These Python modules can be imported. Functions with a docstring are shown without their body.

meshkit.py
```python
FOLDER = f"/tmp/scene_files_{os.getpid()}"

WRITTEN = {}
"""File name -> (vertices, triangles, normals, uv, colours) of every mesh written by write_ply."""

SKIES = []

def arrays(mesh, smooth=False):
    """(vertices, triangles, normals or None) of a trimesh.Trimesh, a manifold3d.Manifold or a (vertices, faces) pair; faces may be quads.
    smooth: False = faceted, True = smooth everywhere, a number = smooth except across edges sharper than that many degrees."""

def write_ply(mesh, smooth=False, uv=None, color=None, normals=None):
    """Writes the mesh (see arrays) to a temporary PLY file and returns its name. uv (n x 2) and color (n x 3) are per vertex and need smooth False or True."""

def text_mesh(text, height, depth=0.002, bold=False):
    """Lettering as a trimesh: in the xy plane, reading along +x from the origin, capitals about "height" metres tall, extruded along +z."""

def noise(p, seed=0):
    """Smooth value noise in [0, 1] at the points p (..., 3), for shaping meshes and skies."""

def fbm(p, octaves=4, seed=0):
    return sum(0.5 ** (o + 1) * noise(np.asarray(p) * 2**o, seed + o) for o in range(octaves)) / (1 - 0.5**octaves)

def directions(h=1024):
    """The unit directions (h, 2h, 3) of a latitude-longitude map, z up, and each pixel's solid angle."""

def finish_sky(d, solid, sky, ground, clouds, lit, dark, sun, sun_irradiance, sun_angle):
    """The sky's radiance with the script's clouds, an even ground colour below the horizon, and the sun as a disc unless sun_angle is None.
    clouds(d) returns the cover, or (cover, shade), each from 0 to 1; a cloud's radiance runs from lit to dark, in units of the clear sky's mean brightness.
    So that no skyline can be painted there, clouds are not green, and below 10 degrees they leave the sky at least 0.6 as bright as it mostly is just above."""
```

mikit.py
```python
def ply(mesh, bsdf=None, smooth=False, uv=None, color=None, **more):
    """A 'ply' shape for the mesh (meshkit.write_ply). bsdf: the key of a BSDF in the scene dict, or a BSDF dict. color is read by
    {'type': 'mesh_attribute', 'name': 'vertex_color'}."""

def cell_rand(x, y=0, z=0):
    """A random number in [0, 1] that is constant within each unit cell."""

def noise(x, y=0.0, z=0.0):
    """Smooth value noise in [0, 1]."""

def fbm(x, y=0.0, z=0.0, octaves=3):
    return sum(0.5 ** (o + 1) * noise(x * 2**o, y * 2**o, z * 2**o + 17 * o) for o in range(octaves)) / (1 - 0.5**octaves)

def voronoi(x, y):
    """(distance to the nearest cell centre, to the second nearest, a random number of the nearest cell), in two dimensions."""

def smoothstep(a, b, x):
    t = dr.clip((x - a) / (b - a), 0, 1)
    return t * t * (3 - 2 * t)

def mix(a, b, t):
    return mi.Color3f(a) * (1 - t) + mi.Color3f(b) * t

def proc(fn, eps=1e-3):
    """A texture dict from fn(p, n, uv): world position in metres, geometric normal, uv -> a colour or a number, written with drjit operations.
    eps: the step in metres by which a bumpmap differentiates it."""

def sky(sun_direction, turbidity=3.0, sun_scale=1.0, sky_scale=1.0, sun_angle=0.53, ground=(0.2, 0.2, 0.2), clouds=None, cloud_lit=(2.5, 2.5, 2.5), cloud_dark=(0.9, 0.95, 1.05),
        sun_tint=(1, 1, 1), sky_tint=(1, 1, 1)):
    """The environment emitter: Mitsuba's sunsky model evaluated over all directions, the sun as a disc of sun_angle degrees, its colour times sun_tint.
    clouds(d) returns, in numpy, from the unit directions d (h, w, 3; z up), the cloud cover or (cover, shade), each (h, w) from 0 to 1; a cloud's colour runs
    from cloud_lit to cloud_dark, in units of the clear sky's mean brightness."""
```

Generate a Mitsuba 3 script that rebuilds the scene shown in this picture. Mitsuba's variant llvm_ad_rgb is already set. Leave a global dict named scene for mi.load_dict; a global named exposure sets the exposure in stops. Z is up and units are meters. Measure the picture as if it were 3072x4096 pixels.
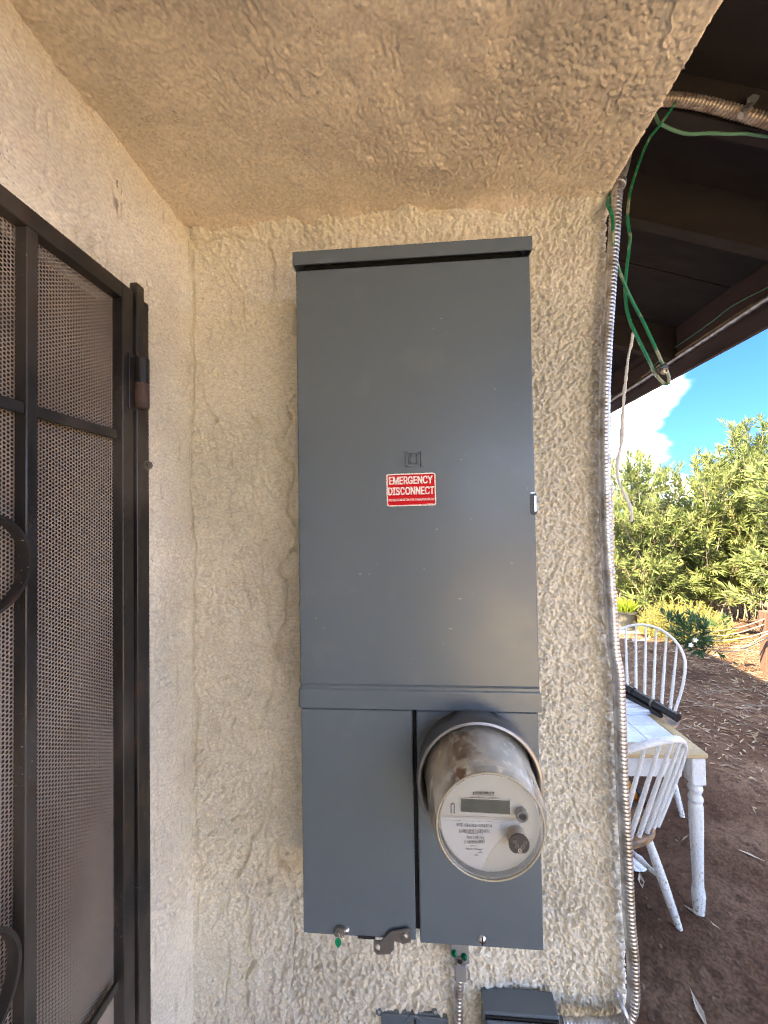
import math, random
import numpy as np, trimesh, drjit as dr, mitsuba as mi, mikit, meshkit
from scipy.ndimage import gaussian_filter
from shapely.geometry import Polygon, Point, box as sbox
T = mi.ScalarTransform4f
scene, labels = {}, {}

# ------------------------------------------------------------------ camera, sky, exposure
F = 1600.0                                   # focal length in pixels of the 3072 x 4096 photograph
CAM = np.array([0.0, 0.0, 1.70])
def _axes(yaw, pitch, roll):
    cy, sy, cp, sp, cr, sr = math.cos(yaw), math.sin(yaw), math.cos(pitch), math.sin(pitch), math.cos(roll), math.sin(roll)
    f = np.array([-sy*cp, cy*cp, sp]); r = np.array([cy, sy, 0]); u = np.cross(r, f)
    return r*cr + u*sr, -r*sr + u*cr, f
RIGHT, UP, FWD = _axes(*np.radians([4.41, 1.163, -0.8816]))
scene['camera'] = {'type': 'perspective', 'fov': math.degrees(2*math.atan(1536/F)), 'fov_axis': 'x', 'near_clip': 0.02, 'far_clip': 3000.0,
                   'to_world': T().look_at(origin=CAM.tolist(), target=(CAM+FWD).tolist(), up=UP.tolist())}
def ray(px, py): return RIGHT*(px-1536)/F - UP*(py-2048)/F + FWD
SUN = (-0.80, -0.62, 0.95)
def clouds(d):
    p = d[..., :2] / (np.maximum(d[..., 2:], 0) + 0.22)
    q = np.concatenate([p*3.4, np.full(p.shape[:2]+(1,), 3.7)], -1)
    n = meshkit.fbm(q + [5.3, 2.1, 0], 6, seed=4)
    def bank(v, s, g):
        v = np.array(v)/np.linalg.norm(v)
        return g*np.exp(-((d-v)**2).sum(-1)/s**2)
    for px, py, sg, g in ((2480, 1720, .09, .16), (2560, 1770, .035, .14), (2640, 1570, .04, .16), (2880, 1430, .045, .16), (2960, 1640, .12, -.30), (2780, 1760, .07, -.16), (3080, 1380, .07, -.2), (2700, 2000, .08, .2)): n = n + bank(ray(px, py), sg, g)
    c = np.clip((n-0.45)/0.26, 0, 1)**2.2
    shade = np.clip((n-0.70)/0.25, 0, 1)*0.35
    return c*0.96, shade
scene['sky'] = mikit.sky(SUN, turbidity=2.5, sky_scale=0.30, sky_tint=(.30, .58, 1.0), sun_scale=0.85, sun_tint=(.97, 1.0, .84), ground=(.25, .18, .12), clouds=clouds, cloud_lit=(28, 30.4, 35), cloud_dark=(9, 9.3, 10))
exposure = 5.3

# ------------------------------------------------------------------ helpers
def aty(px, py, y): d = ray(px, py); return CAM + d*(y/d[1])      # pixel of the photograph -> point at depth y (all real places)
def atx(px, py, x): d = ray(px, py); return CAM + d*(x/d[0])
def atz(px, py, z): d = ray(px, py); return CAM + d*((z-CAM[2])/d[2])
def key(name):
    if name not in scene and name not in roots: return name
    i = 1
    while f'{name}_{i:03d}' in scene or f'{name}_{i:03d}' in roots: i += 1
    return f'{name}_{i:03d}'
roots = set()
def thing(name, label, cat, group=None):
    k = key(name); roots.add(k); labels[k] = {'label': label, 'category': cat}
    if group: labels[k]['group'] = group
    return k
def obj(name, mesh, mat, parent=None, smooth=False, label=None, stuff=False, **kw):
    k = key(f'{parent}__{name}' if parent else name)
    scene[k] = mikit.ply(mesh, mat, smooth=smooth, **kw)
    if label or stuff:
        labels[k] = {}
        if label: labels[k]['label'] = label
        if stuff: labels[k]['kind'] = 'stuff'
    return k
def tag(k, label, cat, group=None): 
    labels[k] = {'label': label, 'category': cat}
    if group: labels[k]['group'] = group
    return k
def cat(ms): return trimesh.util.concatenate(ms)
def hull(pts): return trimesh.convex.convex_hull(np.array(pts, float))
def cbox(x0, x1, y0, y1, z0, z1, b=0.001):
    """chamfered box"""
    c = np.array([(x0+x1)/2, (y0+y1)/2, (z0+z1)/2]); h = np.abs([x1-x0, y1-y0, z1-z0])/2; b = min(b, h.min()*.95)
    P = []
    for s in np.ndindex(2, 2, 2):
        s = np.array(s)*2-1
        for k in range(3):
            q = h - b; q[k] = h[k]; P.append(c + s*q)
    return hull(P)
def tbox(x0, x1, y0, y1, z0, z1):
    return trimesh.creation.box(bounds=[[min(x0,x1),min(y0,y1),min(z0,z1)],[max(x0,x1),max(y0,y1),max(z0,z1)]])
def orient(mesh, o, ex, ez):
    """place a mesh made in local xyz: local x -> ex, local z -> ez"""
    ex = np.array(ex, float); ez = np.array(ez, float); ez /= np.linalg.norm(ez)
    ex = ex - ez*(ex@ez); ex /= np.linalg.norm(ex); ey = np.cross(ez, ex)
    M = np.eye(4); M[:3, 0], M[:3, 1], M[:3, 2], M[:3, 3] = ex, ey, ez, o
    m = mesh.copy(); m.apply_transform(M); return m
def extr(poly, depth, o, ex=(1,0,0), ez=(0,-1,0)):
    """2-D shapely polygon -> prism of the given depth; default: drawn in x (right) and z (up), growing towards the camera (-y)"""
    m = trimesh.creation.extrude_polygon(poly, depth, engine='earcut')
    return orient(m, o, ex, ez)
def lathe(prof, o, axis, seg=48):
    """revolve (r, h) profile around the axis from o"""
    m = trimesh.creation.revolve(np.array(prof, float), sections=seg)
    a = np.array(axis, float); e = np.array([1, 0, 0]) if abs(a[0]) < .9*np.linalg.norm(a) else np.array([0, 1, 0])
    return orient(m, o, e, a)
def spline(pts, n):
    pts = np.array(pts, float); d = np.r_[0, np.cumsum(np.linalg.norm(np.diff(pts, axis=0), axis=1))]
    from scipy.interpolate import PchipInterpolator
    return PchipInterpolator(d, pts)(np.linspace(0, d[-1], n))
def frames(path):
    t = np.gradient(path, axis=0); t /= np.linalg.norm(t, axis=1, keepdims=True)
    n = np.zeros_like(t); a = np.array([0, 0, 1.]) if abs(t[0, 2]) < .8 else np.array([0, 1., 0])
    n[0] = np.cross(t[0], a); n[0] /= np.linalg.norm(n[0])
    for i in range(1, len(t)):
        v = n[i-1] - t[i]*(n[i-1]@t[i]); n[i] = v/np.linalg.norm(v)
    return t, n, np.cross(t, n)
def tube(path, r, seg=10, cap=True, helix=None):
    path = np.array(path, float); t, n, b = frames(path); N = len(path)
    r = np.broadcast_to(np.asarray(r, float), (N,))
    a = np.arange(seg)/seg*2*np.pi
    rad = np.repeat(r[:, None], seg, 1)
    if helix:
        pitch, amp = helix
        s = np.r_[0, np.cumsum(np.linalg.norm(np.diff(path, axis=0), axis=1))]
        ph = (s[:, None]/pitch + a[None]/(2*np.pi)) % 1
        rad = rad*(1 + amp*(np.sqrt(np.abs(np.sin(np.pi*ph)))*2-1.4))
    v = path[:, None] + rad[..., None]*(np.cos(a)[None, :, None]*n[:, None] + np.sin(a)[None, :, None]*b[:, None])
    v = v.reshape(-1, 3); i = np.arange(N-1)[:, None]*seg; j = np.arange(seg)[None]; k = (j+1) % seg
    f = np.vstack([np.stack([i+j, i+k, i+seg+k], -1).reshape(-1, 3), np.stack([i+j, i+seg+k, i+seg+j], -1).reshape(-1, 3)])
    if cap:
        c0, c1 = len(v), len(v)+1; v = np.vstack([v, path[0], path[-1]]); j = np.arange(seg)
        f = np.vstack([f, np.stack([j*0+c0, (j+1) % seg, j], 1), np.stack([j*0+c1, (N-1)*seg+j, (N-1)*seg+(j+1) % seg], 1)])
    return trimesh.Trimesh(v, f, process=False)
def rod(a, b, r0, r1=None, seg=12): return tube(np.linspace(a, b, 6), np.linspace(r0, r0 if r1 is None else r1, 6), seg)
def rrect(w, h, r, cx=0, cz=0, seg=5): return sbox(cx-w/2+r, cz-h/2+r, cx+w/2-r, cz+h/2-r).buffer(r, quad_segs=seg)
def circ(cx, cz, r, q=10): return Point(cx, cz).buffer(r, quad_segs=q)
def text(s, cx, cz, w, h, y, bold=False, depth=.0004, left=False):
    """lettering on an upright face at depth y, reading along +x; centred at (cx, cz), stretched to w x h"""
    m = meshkit.text_mesh(s, 1.0, .1, bold); v = m.vertices; b0, b1 = m.bounds
    v = (v-b0)/(b1-b0)
    P = np.stack([cx+(v[:, 0]-(0 if left else .5))*w, y - v[:, 2]*depth, cz+(v[:, 1]-.5)*h], 1)
    return trimesh.Trimesh(P, m.faces, process=False)
def gn(shape, sigma, seed):
    g = gaussian_filter(np.random.default_rng(seed).standard_normal(shape), sigma, mode='wrap'); return g/g.std()
def sst(a, b, x): t = np.clip((x-a)/(b-a), 0, 1); return t*t*(3-2*t)
def grid(P, keep=None):
    n, m = P.shape[:2]; i = np.arange(n-1)[:, None]*m + np.arange(m-1)[None]
    q = np.stack([i, i+m, i+m+1, i+1], -1)
    if keep is not None: q = q[keep]
    q = q.reshape(-1, 4); f = np.vstack([q[:, [0, 1, 2]], q[:, [0, 2, 3]]])
    used = np.unique(f); re = np.zeros(n*m, int); re[used] = np.arange(len(used))
    return trimesh.Trimesh(P.reshape(-1, 3)[used], re[f], process=False)

# ------------------------------------------------------------------ materials
def mat(k, **d): scene[k] = {'type': 'twosided', 'bsdf': d}; return k
def prin(k, col, rough=.5, two=True, **d):
    c = {'type': 'rgb', 'value': list(col)} if not isinstance(col, dict) else col
    b = {'type': 'principled', 'base_color': c, 'roughness': rough, **d}
    scene[k] = {'type': 'twosided', 'bsdf': b} if two else b
    return k
VC = {'type': 'mesh_attribute', 'name': 'vertex_color'}
N, FB, SS, MX = mikit.noise, mikit.fbm, mikit.smoothstep, mikit.mix
def stucco_col(base, stain, streak):
    def fn(p, n, uv):
        big = FB(p.x*5, p.y*5, p.z*4, 3); mid = FB(p.x*28+4, p.y*28, p.z*22, 3); fine = N(p.x*330, p.y*330, p.z*330); speck = SS(.80, .90, N(p.x*410+7, p.y*410, p.z*300))*SS(.45, .65, FB(p.x*18, p.y*18, p.z*18, 2))
        c = MX(base, [v*.80 for v in base], SS(.35, .75, big))
        c = MX(c, stain, .55*SS(.60, .78, mid)*SS(.40, .62, big))
        c = MX(c, streak, .35*SS(.66, .85, FB(p.x*90, p.y*90, p.z*12, 2)))
        return MX(c*(.80+.38*fine), [v*.5 for v in stain], .7*speck)
    return fn
prin('m_stucco', mikit.proc(stucco_col((.70, .665, .56), (.52, .46, .38), (.58, .52, .43))), .95, specular=.2)
_sc = stucco_col((.80, .765, .655), (.66, .59, .49), (.36, .29, .24))
def smooth_col(p, n, uv):                               # with a few dark scuffs high up beside the door
    sc = SS(.45, .62, FB(p.y*220, p.z*60, 7, 3))*dr.exp(-(dr.square((p.y-.566-.10*(p.z-2.2))/.008)+dr.square((p.z-2.205)/.030)))
    return MX(_sc(p, n, uv), (.22, .17, .14), dr.clip(1.5*sc, 0, .8))
prin('m_stucco_smooth', mikit.proc(smooth_col), .9, specular=.25)
prin('m_stucco_soffit', mikit.proc(stucco_col((.66, .575, .46), (.58, .50, .395), (.52, .44, .34))), .9, specular=.25)
prin('m_eave', mikit.proc(lambda p, n, uv: mi.Color3f(.020, .0155, .0145)*(.7+.6*FB(p.x*6, p.y*30, p.z*20, 3))), .75, specular=.25)
prin('m_fascia', mikit.proc(lambda p, n, uv: MX((.060, .040, .037), (.032, .022, .02), SS(.5, .7, FB(p.x*40, p.y*4, p.z*40, 3)))), .7, specular=.3)
prin('m_roof', (.10, .08, .07), .9)
prin('m_wall_plain', (.72, .66, .56), .95)
def soil(p, n, uv):
    a = FB(p.x*2.2, p.y*2.2, 0, 4); b = FB(p.x*24, p.y*24, 3, 3); c = N(p.x*140, p.y*140, 1)
    col = MX((.074, .042, .027), (.118, .074, .049), SS(.35, .7, a))
    col = MX(col, (.050, .029, .020), .7*SS(.5, .75, b))
    return col*(.65+.7*c)
prin('m_soil', mikit.proc(soil), .97, specular=.1)

prin('m_concrete', mikit.proc(lambda p, n, uv: mi.Color3f(.52, .42, .30)*(.8+.4*FB(p.x*8, p.y*8, 0, 4))), .9)
XL0 = -.44
# ------------------------------------------------------------------ ground (one sheet to the horizon)
def axis(a, b, step, far):
    mid = np.arange(a, b, step); out = []; s, v = step, b
    while v < far: out.append(v); s *= 1.45; v += s
    lo = []; s, v = step, a-step
    while v > -far: lo.append(v); s *= 1.45; v -= s
    return np.r_[lo[::-1], mid, out]
gx, gy = axis(.2, 5.4, .022, 1500), axis(.2, 6.8, .022, 1500)
GX, GY = np.meshgrid(gx, gy, indexing='ij')
q = np.stack([GX, GY, GX*0], -1)
near = np.exp(-(np.maximum(0, np.hypot(GX-2.5, GY-3)-4)/2)**2)
H = (meshkit.fbm(q*1.3, 3, 1)-.5)*.07 + near*((meshkit.fbm(q*9, 3, 2)-.5)*.035 + (meshkit.noise(q*45, 3)-.5)*.012)
# faint rake / wheel ruts running diagonally past the table
d = (GX*.70+GY*.72); H += near*.008*np.sin(d*16+3*meshkit.noise(q*1.5, 7))*sst(.45, .7, meshkit.noise(q*1.1, 9))
def ground_z(x, y):
    i = np.clip(np.searchsorted(gx, x)-1, 0, len(gx)-2); j = np.clip(np.searchsorted(gy, y)-1, 0, len(gy)-2)
    u = (x-gx[i])/(gx[i+1]-gx[i]); v = (y-gy[j])/(gy[j+1]-gy[j])
    return H[i, j]*(1-u)*(1-v)+H[i+1, j]*u*(1-v)+H[i, j+1]*(1-u)*v+H[i+1, j+1]*u*v
obj('ground', grid(np.stack([GX, GY, H], -1)), 'm_soil', smooth=True)
obj('walkway', cbox(XL0, 3.4, -9, -.35, -.1, .05, .01), 'm_concrete')
labels['walkway'] = {'label': 'pale concrete walk behind the camera', 'kind': 'structure'}
labels['ground'] = {'label': 'brown dirt yard with shallow rake marks beside the house', 'kind': 'structure'}

# ------------------------------------------------------------------ the house
house = thing('house', 'tan stucco house corner with dark brown open eave over the yard', 'house')
XL, YB, ZS, XR = -0.441, 0.757, 2.287, 0.365      # alcove: left wall, back wall, soffit, right edge
ST = .0014
def lace(shape, s1, s2, seed, cut=.0, wdt=.42):
    """plastered islands with narrow steep-sided channels between them: 0 in the channels, about 1 on top"""
    n = gn(shape, s1, seed)*.75 + gn(shape, s2, seed+1)*.66
    return sst(-.62-wdt+cut, -.62+wdt+cut, n) + .22*np.clip(n, 0, 2)
# back wall: flat, rounded right-hand corner, then the outer face running away from the camera
sx = np.arange(XL-.006, XR-.018, ST); ar = np.linspace(0, np.pi/2, 14)[1:]; tail = np.arange(ST, .05, ST*2)
PX = np.r_[sx, (XR-.018)+.018*np.sin(ar), np.full(len(tail), XR)]
PY = np.r_[np.full(len(sx), YB), YB+.018*(1-np.cos(ar)), YB+.018+tail]
NX = np.r_[np.zeros(len(sx)), np.sin(ar), np.ones(len(tail))]; NY = np.r_[-np.ones(len(sx)), -np.cos(ar), np.zeros(len(tail))]
tz = np.arange(.70, ZS+.012, ST); X2, Z2 = np.meshgrid(PX, tz, indexing='ij'); sh = X2.shape
big = gn(sh, 28, 11); med = gn(sh, 9, 12)
lc = lace(sh, (1.0, 1.15), (2.1, 2.5), 13, .16*sst(.16, .22, X2), .30) + .35*np.clip(gn(sh, (.8, .9), 17), -1, 1); fn_ = gn(sh, .8, 15)
lc = lc*sst(.16, .22, X2) + (lace(sh, (1.5, 1.75), (3.0, 3.8), 113, -.05, .30) + .30*np.clip(gn(sh, (1.0, 1.2), 117), -1, 1))*(1-sst(.16, .22, X2))
side = sst(.16, .22, X2)                                         # right of the panel: coarse lace texture
top = sst(2.08, 2.2, Z2 + .02*med); low = sst(1.12, 1.0, Z2+.02*big)
rough = np.clip(.92 + .26*side + .25*top + .25*low + .34*big*(1-side), .35, 1.3)
Hh = .0034*rough*(lc-.8) + .0003*fn_ + .0011*med*(1-.6*side) + .0012*big*.7
# a heavier coat of stucco with a ragged edge left of the panel
edge = -.305 + .022*np.sin(Z2*5.2+.6) + .0035*gn(sh, (5, 6), 19) + .012*gn(sh, (40, 22), 21) - .05*sst(2.02, 2.2, Z2)
lip = np.abs(gn(sh, (3, 7), 22))
Hh += (.0060 + .0014*lip)*sst(-.002, .004, X2-edge)*(1-sst(.10, .16, X2))
edge2 = -.258 + .018*np.sin(Z2*7.1+2) + .0035*gn(sh, (5, 6), 18) + .012*gn(sh, (40, 20), 23)
Hh += -.0036*sst(-.002, .004, X2-edge2)*sst(1.9, 1.7, Z2)*(1-sst(-.2, -.15, X2))
for e_, s_, w_ in ((edge, 81, .0026), (edge2, 83, .0022), (edge-.050+.016*gn(sh, (40, 24), 86), 85, .0016)):   # broken grooves along the ragged coat edges
    Hh -= .0085*np.exp(-((X2-e_-.001)/w_)**2)*sst(-.3, .3, gn(sh, (5, 22), s_))*(1-sst(-.20, -.17, X2))
# pits, corner crack, crack under the soffit
Hh -= .005*sst(1.9, 2.3, gn(sh, 2.2, 24))*(1-side)
cx = XL+.004+.004*np.interp(tz, np.linspace(.7, 2.3, 40), gn((40,), 1, 25))[None] + .0010*gn(sh, (1, 5), 26)
Hh -= .010*np.exp(-((X2-cx)/.0022)**2)*sst(.9, 1.4, Z2 + .15*gn(sh, (1, 30), 29))
cz = 2.262 + .005*np.interp(PX, np.linspace(-.45, .4, 60), gn((60,), 1, 27))[:, None]
Hh -= .012*np.exp(-((Z2-cz)/.0022)**2)*sst(-.29, -.33, X2)
Hh += .010*sst(.04, 0, ZS-Z2)*(.5+.3*med)                        # rounding into the soffit
Hh -= .012*np.exp(-(((X2-.338)/.012)**2+((Z2-2.262)/.016)**2))   # broken-out pocket at the top right corner
P = np.stack([X2+NX[:, None]*Hh, PY[:, None]+NY[:, None]*Hh, Z2], -1)
cx_, cz_ = (X2[1:, 1:]+X2[:-1, :-1])/2, (Z2[1:, 1:]+Z2[:-1, :-1])/2
keep = ~((np.abs(cx_) < .135) & (cz_ > 1.11) & (cz_ < 2.06))
obj('panel_wall', grid(P, keep), 'm_stucco', house, True, 'stucco wall behind the grey electrical panel')
# door wall
ST = .0017
ty = np.arange(.30, YB+.004, ST); tz = np.arange(.70, ZS+.012, ST); Y2, Z2 = np.meshgrid(ty, tz, indexing='ij'); sh = Y2.shape
big = gn(sh, 26, 31); med = gn(sh, 8, 32); lc = lace(sh, (1.1, 1.3), (2.4, 2.4), 33, -.30)
pat = np.clip(.22+.45*sst(-.3, 1.0, big+.4*med), .12, .8)
Hh = .0044*pat*(lc-.9) + .00012*gn(sh, .8, 34) + .0009*med*.5 + .0016*big*.5
scr = gn(sh, (.9, 7), 35); Hh -= .0026*sst(1.9, 2.4, scr)*sst(.0, .6, gn(sh, 14, 36))
Hh -= .0014*sst(2.3, 2.8, gn(sh, 1.3, 37))*sst(-.2, .6, gn(sh, 16, 38))
cr = np.abs(gn(sh, (12, 9), 39)+.35*gn(sh, 3, 40)); Hh -= .0028*sst(.05, .015, cr)*sst(.1, .6, gn(sh, 20, 41))
Hh -= .002*sst(.0, .03, Y2-.730+.004*med)*sst(1.2, 1.6, Z2)*0
pp = np.hypot((Y2-.585)/.045, (Z2-2.085)/.055) + .10*med          # peeled patch above the door corner
Hh -= .0035*sst(1.0, .9, pp)*(1+.3*lc)
P = np.stack([XL+Hh, Y2, Z2], -1)
yc, zc = (Y2[1:, 1:]+Y2[:-1, :-1])/2, (Z2[1:, 1:]+Z2[:-1, :-1])/2
obj('door_wall', grid(P, ~((yc < .612) & (zc < 2.052))), 'm_stucco_smooth', house, True, 'smoother cream stucco wall around the security door')
# soffit with its outer vertical face
sx = np.arange(XL-.006, XR-.014, ST); ar = np.linspace(0, np.pi/2, 12)[1:]; tail = np.arange(ST, .24, ST*3)
PX = np.r_[sx, (XR-.012)+.012*np.sin(ar), np.full(len(tail), XR)]; PZ = np.r_[np.full(len(sx), ZS), ZS+.012*(1-np.cos(ar)), ZS+.012+tail]
NX = np.r_[np.zeros(len(sx)), np.sin(ar), np.ones(len(tail))]; NZ = np.r_[-np.ones(len(sx)), -np.cos(ar), np.zeros(len(tail))]
ty = np.arange(.28, YB+.01, ST); X2, Y2 = np.meshgrid(PX, ty, indexing='ij'); sh = X2.shape
big = gn(sh, 24, 51); med = gn(sh, 8, 52)
ang = lace(sh, (.8, 1.7), (1.5, 3.0), 53, -.1, .35); iso = lace(sh, .8, 1.45, 55, .0, .35)
w = sst(-.1, .12, X2 + .03*big)                                   # streaks on the left, stipple on the right
smooth_patch = sst(.25, .75, gn(sh, 22, 57)+.35*med)*(1-.45*w)
Hh = (.0018*((1-w)*ang + w*iso - .8))*(1-.85*smooth_patch) + .0003*gn(sh, .8, 58) + (.0012*med + .0022*big)*sst(.355, .30, X2)
cr = np.abs(gn(sh, (16, 13), 59)+.25*gn(sh, 4, 60)); ridge = sst(.10, .0, cr)*sst(.3, 1.0, gn(sh, 22, 61)); Hh += .0022*ridge*(1+.4*iso)
Hh += .012*sst(.03, 0, YB-Y2)*(.5+.3*med)
P = np.stack([X2+NX[:, None]*Hh, Y2, PZ[:, None]+NZ[:, None]*Hh], -1)
m_ = grid(P); m_.invert()
obj('soffit', m_, 'm_stucco_soffit', house, True, 'hand trowelled tan stucco ceiling of the entry recess')
# the rest of the recess and of the house, outside the frame
shell = [tbox(XL-.25, XL-.001, -.36, .30, 2.052, ZS), tbox(XL-.25, XL-.001, -1.8, -.36, 0, ZS), tbox(XL-.25, XL-.004, .634, YB+.02, -.2, .702), tbox(XL-.25, XR, YB-.004, YB+.2, -.2, .702),
         tbox(XL-.25, XR, -1.8, .28, ZS+.002, ZS+.25), tbox(-5, .36, -2.1, -1.8, -.2, 2.9), tbox(-5, XR-.004, YB+.045, 3.7, -.2, 2.9), tbox(-5, XL-.25, -3.4, YB, -.2, 2.9), tbox(XL-.25, XL-.001, -3.4, -1.8, 0, 2.9)]
obj('wall', cat(shell), 'm_stucco', house)
obj('backing', cat([tbox(XL-.3, XL-.02, .625, YB, .7, 2.29), tbox(XL-.3, XL-.02, .28, YB, 2.06, 2.29), tbox(XL-.2, XR-.02, YB+.02, YB+.045, .7, 2.29), tbox(XL, XR-.02, .28, YB, ZS+.02, 2.9)]), 'm_wall_plain', house)
# eave: sloping plywood, rafters, fascia
XF, SL, Y0, Y1 = 1.25, .33, -3.0, 3.9
def eave_z(x): return 2.565 + SL*(XF-x)
def slab(x0, x1, y0, y1, z_of, t):
    return hull([(x, y, z_of(x)+k) for x in (x0, x1) for y in (y0, y1) for k in (0, t)])
roof = obj('roof', slab(-4.5, XF+.06, Y0, Y1, lambda x: eave_z(x)+.014, .05), 'm_roof', house, label='sloping roof deck with dark painted eave underside')
for i, (a, b) in enumerate([(Y0, -1.63), (-1.624, .81), (.816, 1.618), (1.624, 3.25), (3.256, Y1)]):
    obj('plywood_panel', slab(-.4, XF-.025, a, b, eave_z, .012), 'm_eave', roof)
for y in (-2.98, -2.2, -1.5, -.8, -.1, .45, .99, 1.25, 1.95, 2.65, 3.35, 3.85):
    dpt = .10 if y == .99 else .15
    obj('rafter', slab(-.4, XF-.022, y, y+.038, lambda x: eave_z(x)-dpt, dpt-.001), 'm_eave', roof)
obj('fascia_board', cbox(XF-.02, XF, Y0, Y1, 2.352, 2.60, .003), 'm_fascia', roof, label='weathered brown fascia board along the eave edge')
obj('roofing_edge', slab(XF-.05, XF+.08, Y0, Y1, lambda x: eave_z(x)+.066, .02), 'm_roof', roof)

# ------------------------------------------------------------------ security door in the left wall
def paint_black(p, n, uv):
    dust = FB(p.x*14, p.y*14, p.z*5, 3); c = MX((.014, .0135, .014), (.06, .052, .046), .8*SS(.45, .75, dust))
    c = MX(c, (.05, .026, .016), .6*SS(.62, .8, FB(p.x*60, p.y*60, p.z*25, 3)))
    return MX(c, (.28, .26, .24), SS(.90, .96, N(p.x*420, p.y*420, p.z*300))*SS(.55, .7, N(p.x*9, p.y*9, p.z*9)))
prin('m_black_paint', mikit.proc(paint_black), mikit.proc(lambda p, n, uv: .28+.4*SS(.4, .7, FB(p.x*20, p.y*20, p.z*8, 3))), specular=.5)
def sheet_paint(p, n, uv):
    c = MX((.30, .255, .215), (.21, .17, .14), SS(.45, .7, FB(p.x*7, p.y*7, p.z*4, 3)))
    return MX(c, (.07, .05, .04), .7*SS(.66, .8, FB(p.x*10+3, p.y*10, p.z*7, 3)))
prin('m_screen', mikit.proc(sheet_paint), .45, specular=.5)
prin('m_rust', mikit.proc(lambda p, n, uv: MX((.075, .045, .037), (.045, .03, .026), SS(.4, .7, FB(p.x*90, p.y*90, p.z*60, 3)))), .7)
prin('m_door_wood', (.050, .032, .025), .5)
prin('m_bolt', (.23, .22, .21), .45, metallic=.7)
sd = thing('security_door', 'black steel security door with perforated brown screen and scrollwork', 'door')
XF_, XM = -.437, -.4535                         # front of the bars, plane of the perforated screen
B = .0012
obj('jamb', cbox(-.50, -.4375, .6135, .6295, .0, 2.066, B), 'm_black_paint', sd)
obj('jamb', cbox(-.50, -.4335, .5955, .6130, .0, 2.084, B), 'm_black_paint', sd)
obj('stile', cbox(-.462, XF_, .5690, .5925, .02, 2.068, B), 'm_black_paint', sd)
obj('rail', cbox(-.462, XF_, -.30, .5685, 2.0445, 2.0680, B), 'm_black_paint', sd)
obj('stile', cbox(-.462, XF_, -.325, -.3005, .02, 2.068, B), 'm_black_paint', sd)
obj('jamb', cbox(-.50, -.4335, -.360, -.3275, .0, 2.084, B), 'm_black_paint', sd)
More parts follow.
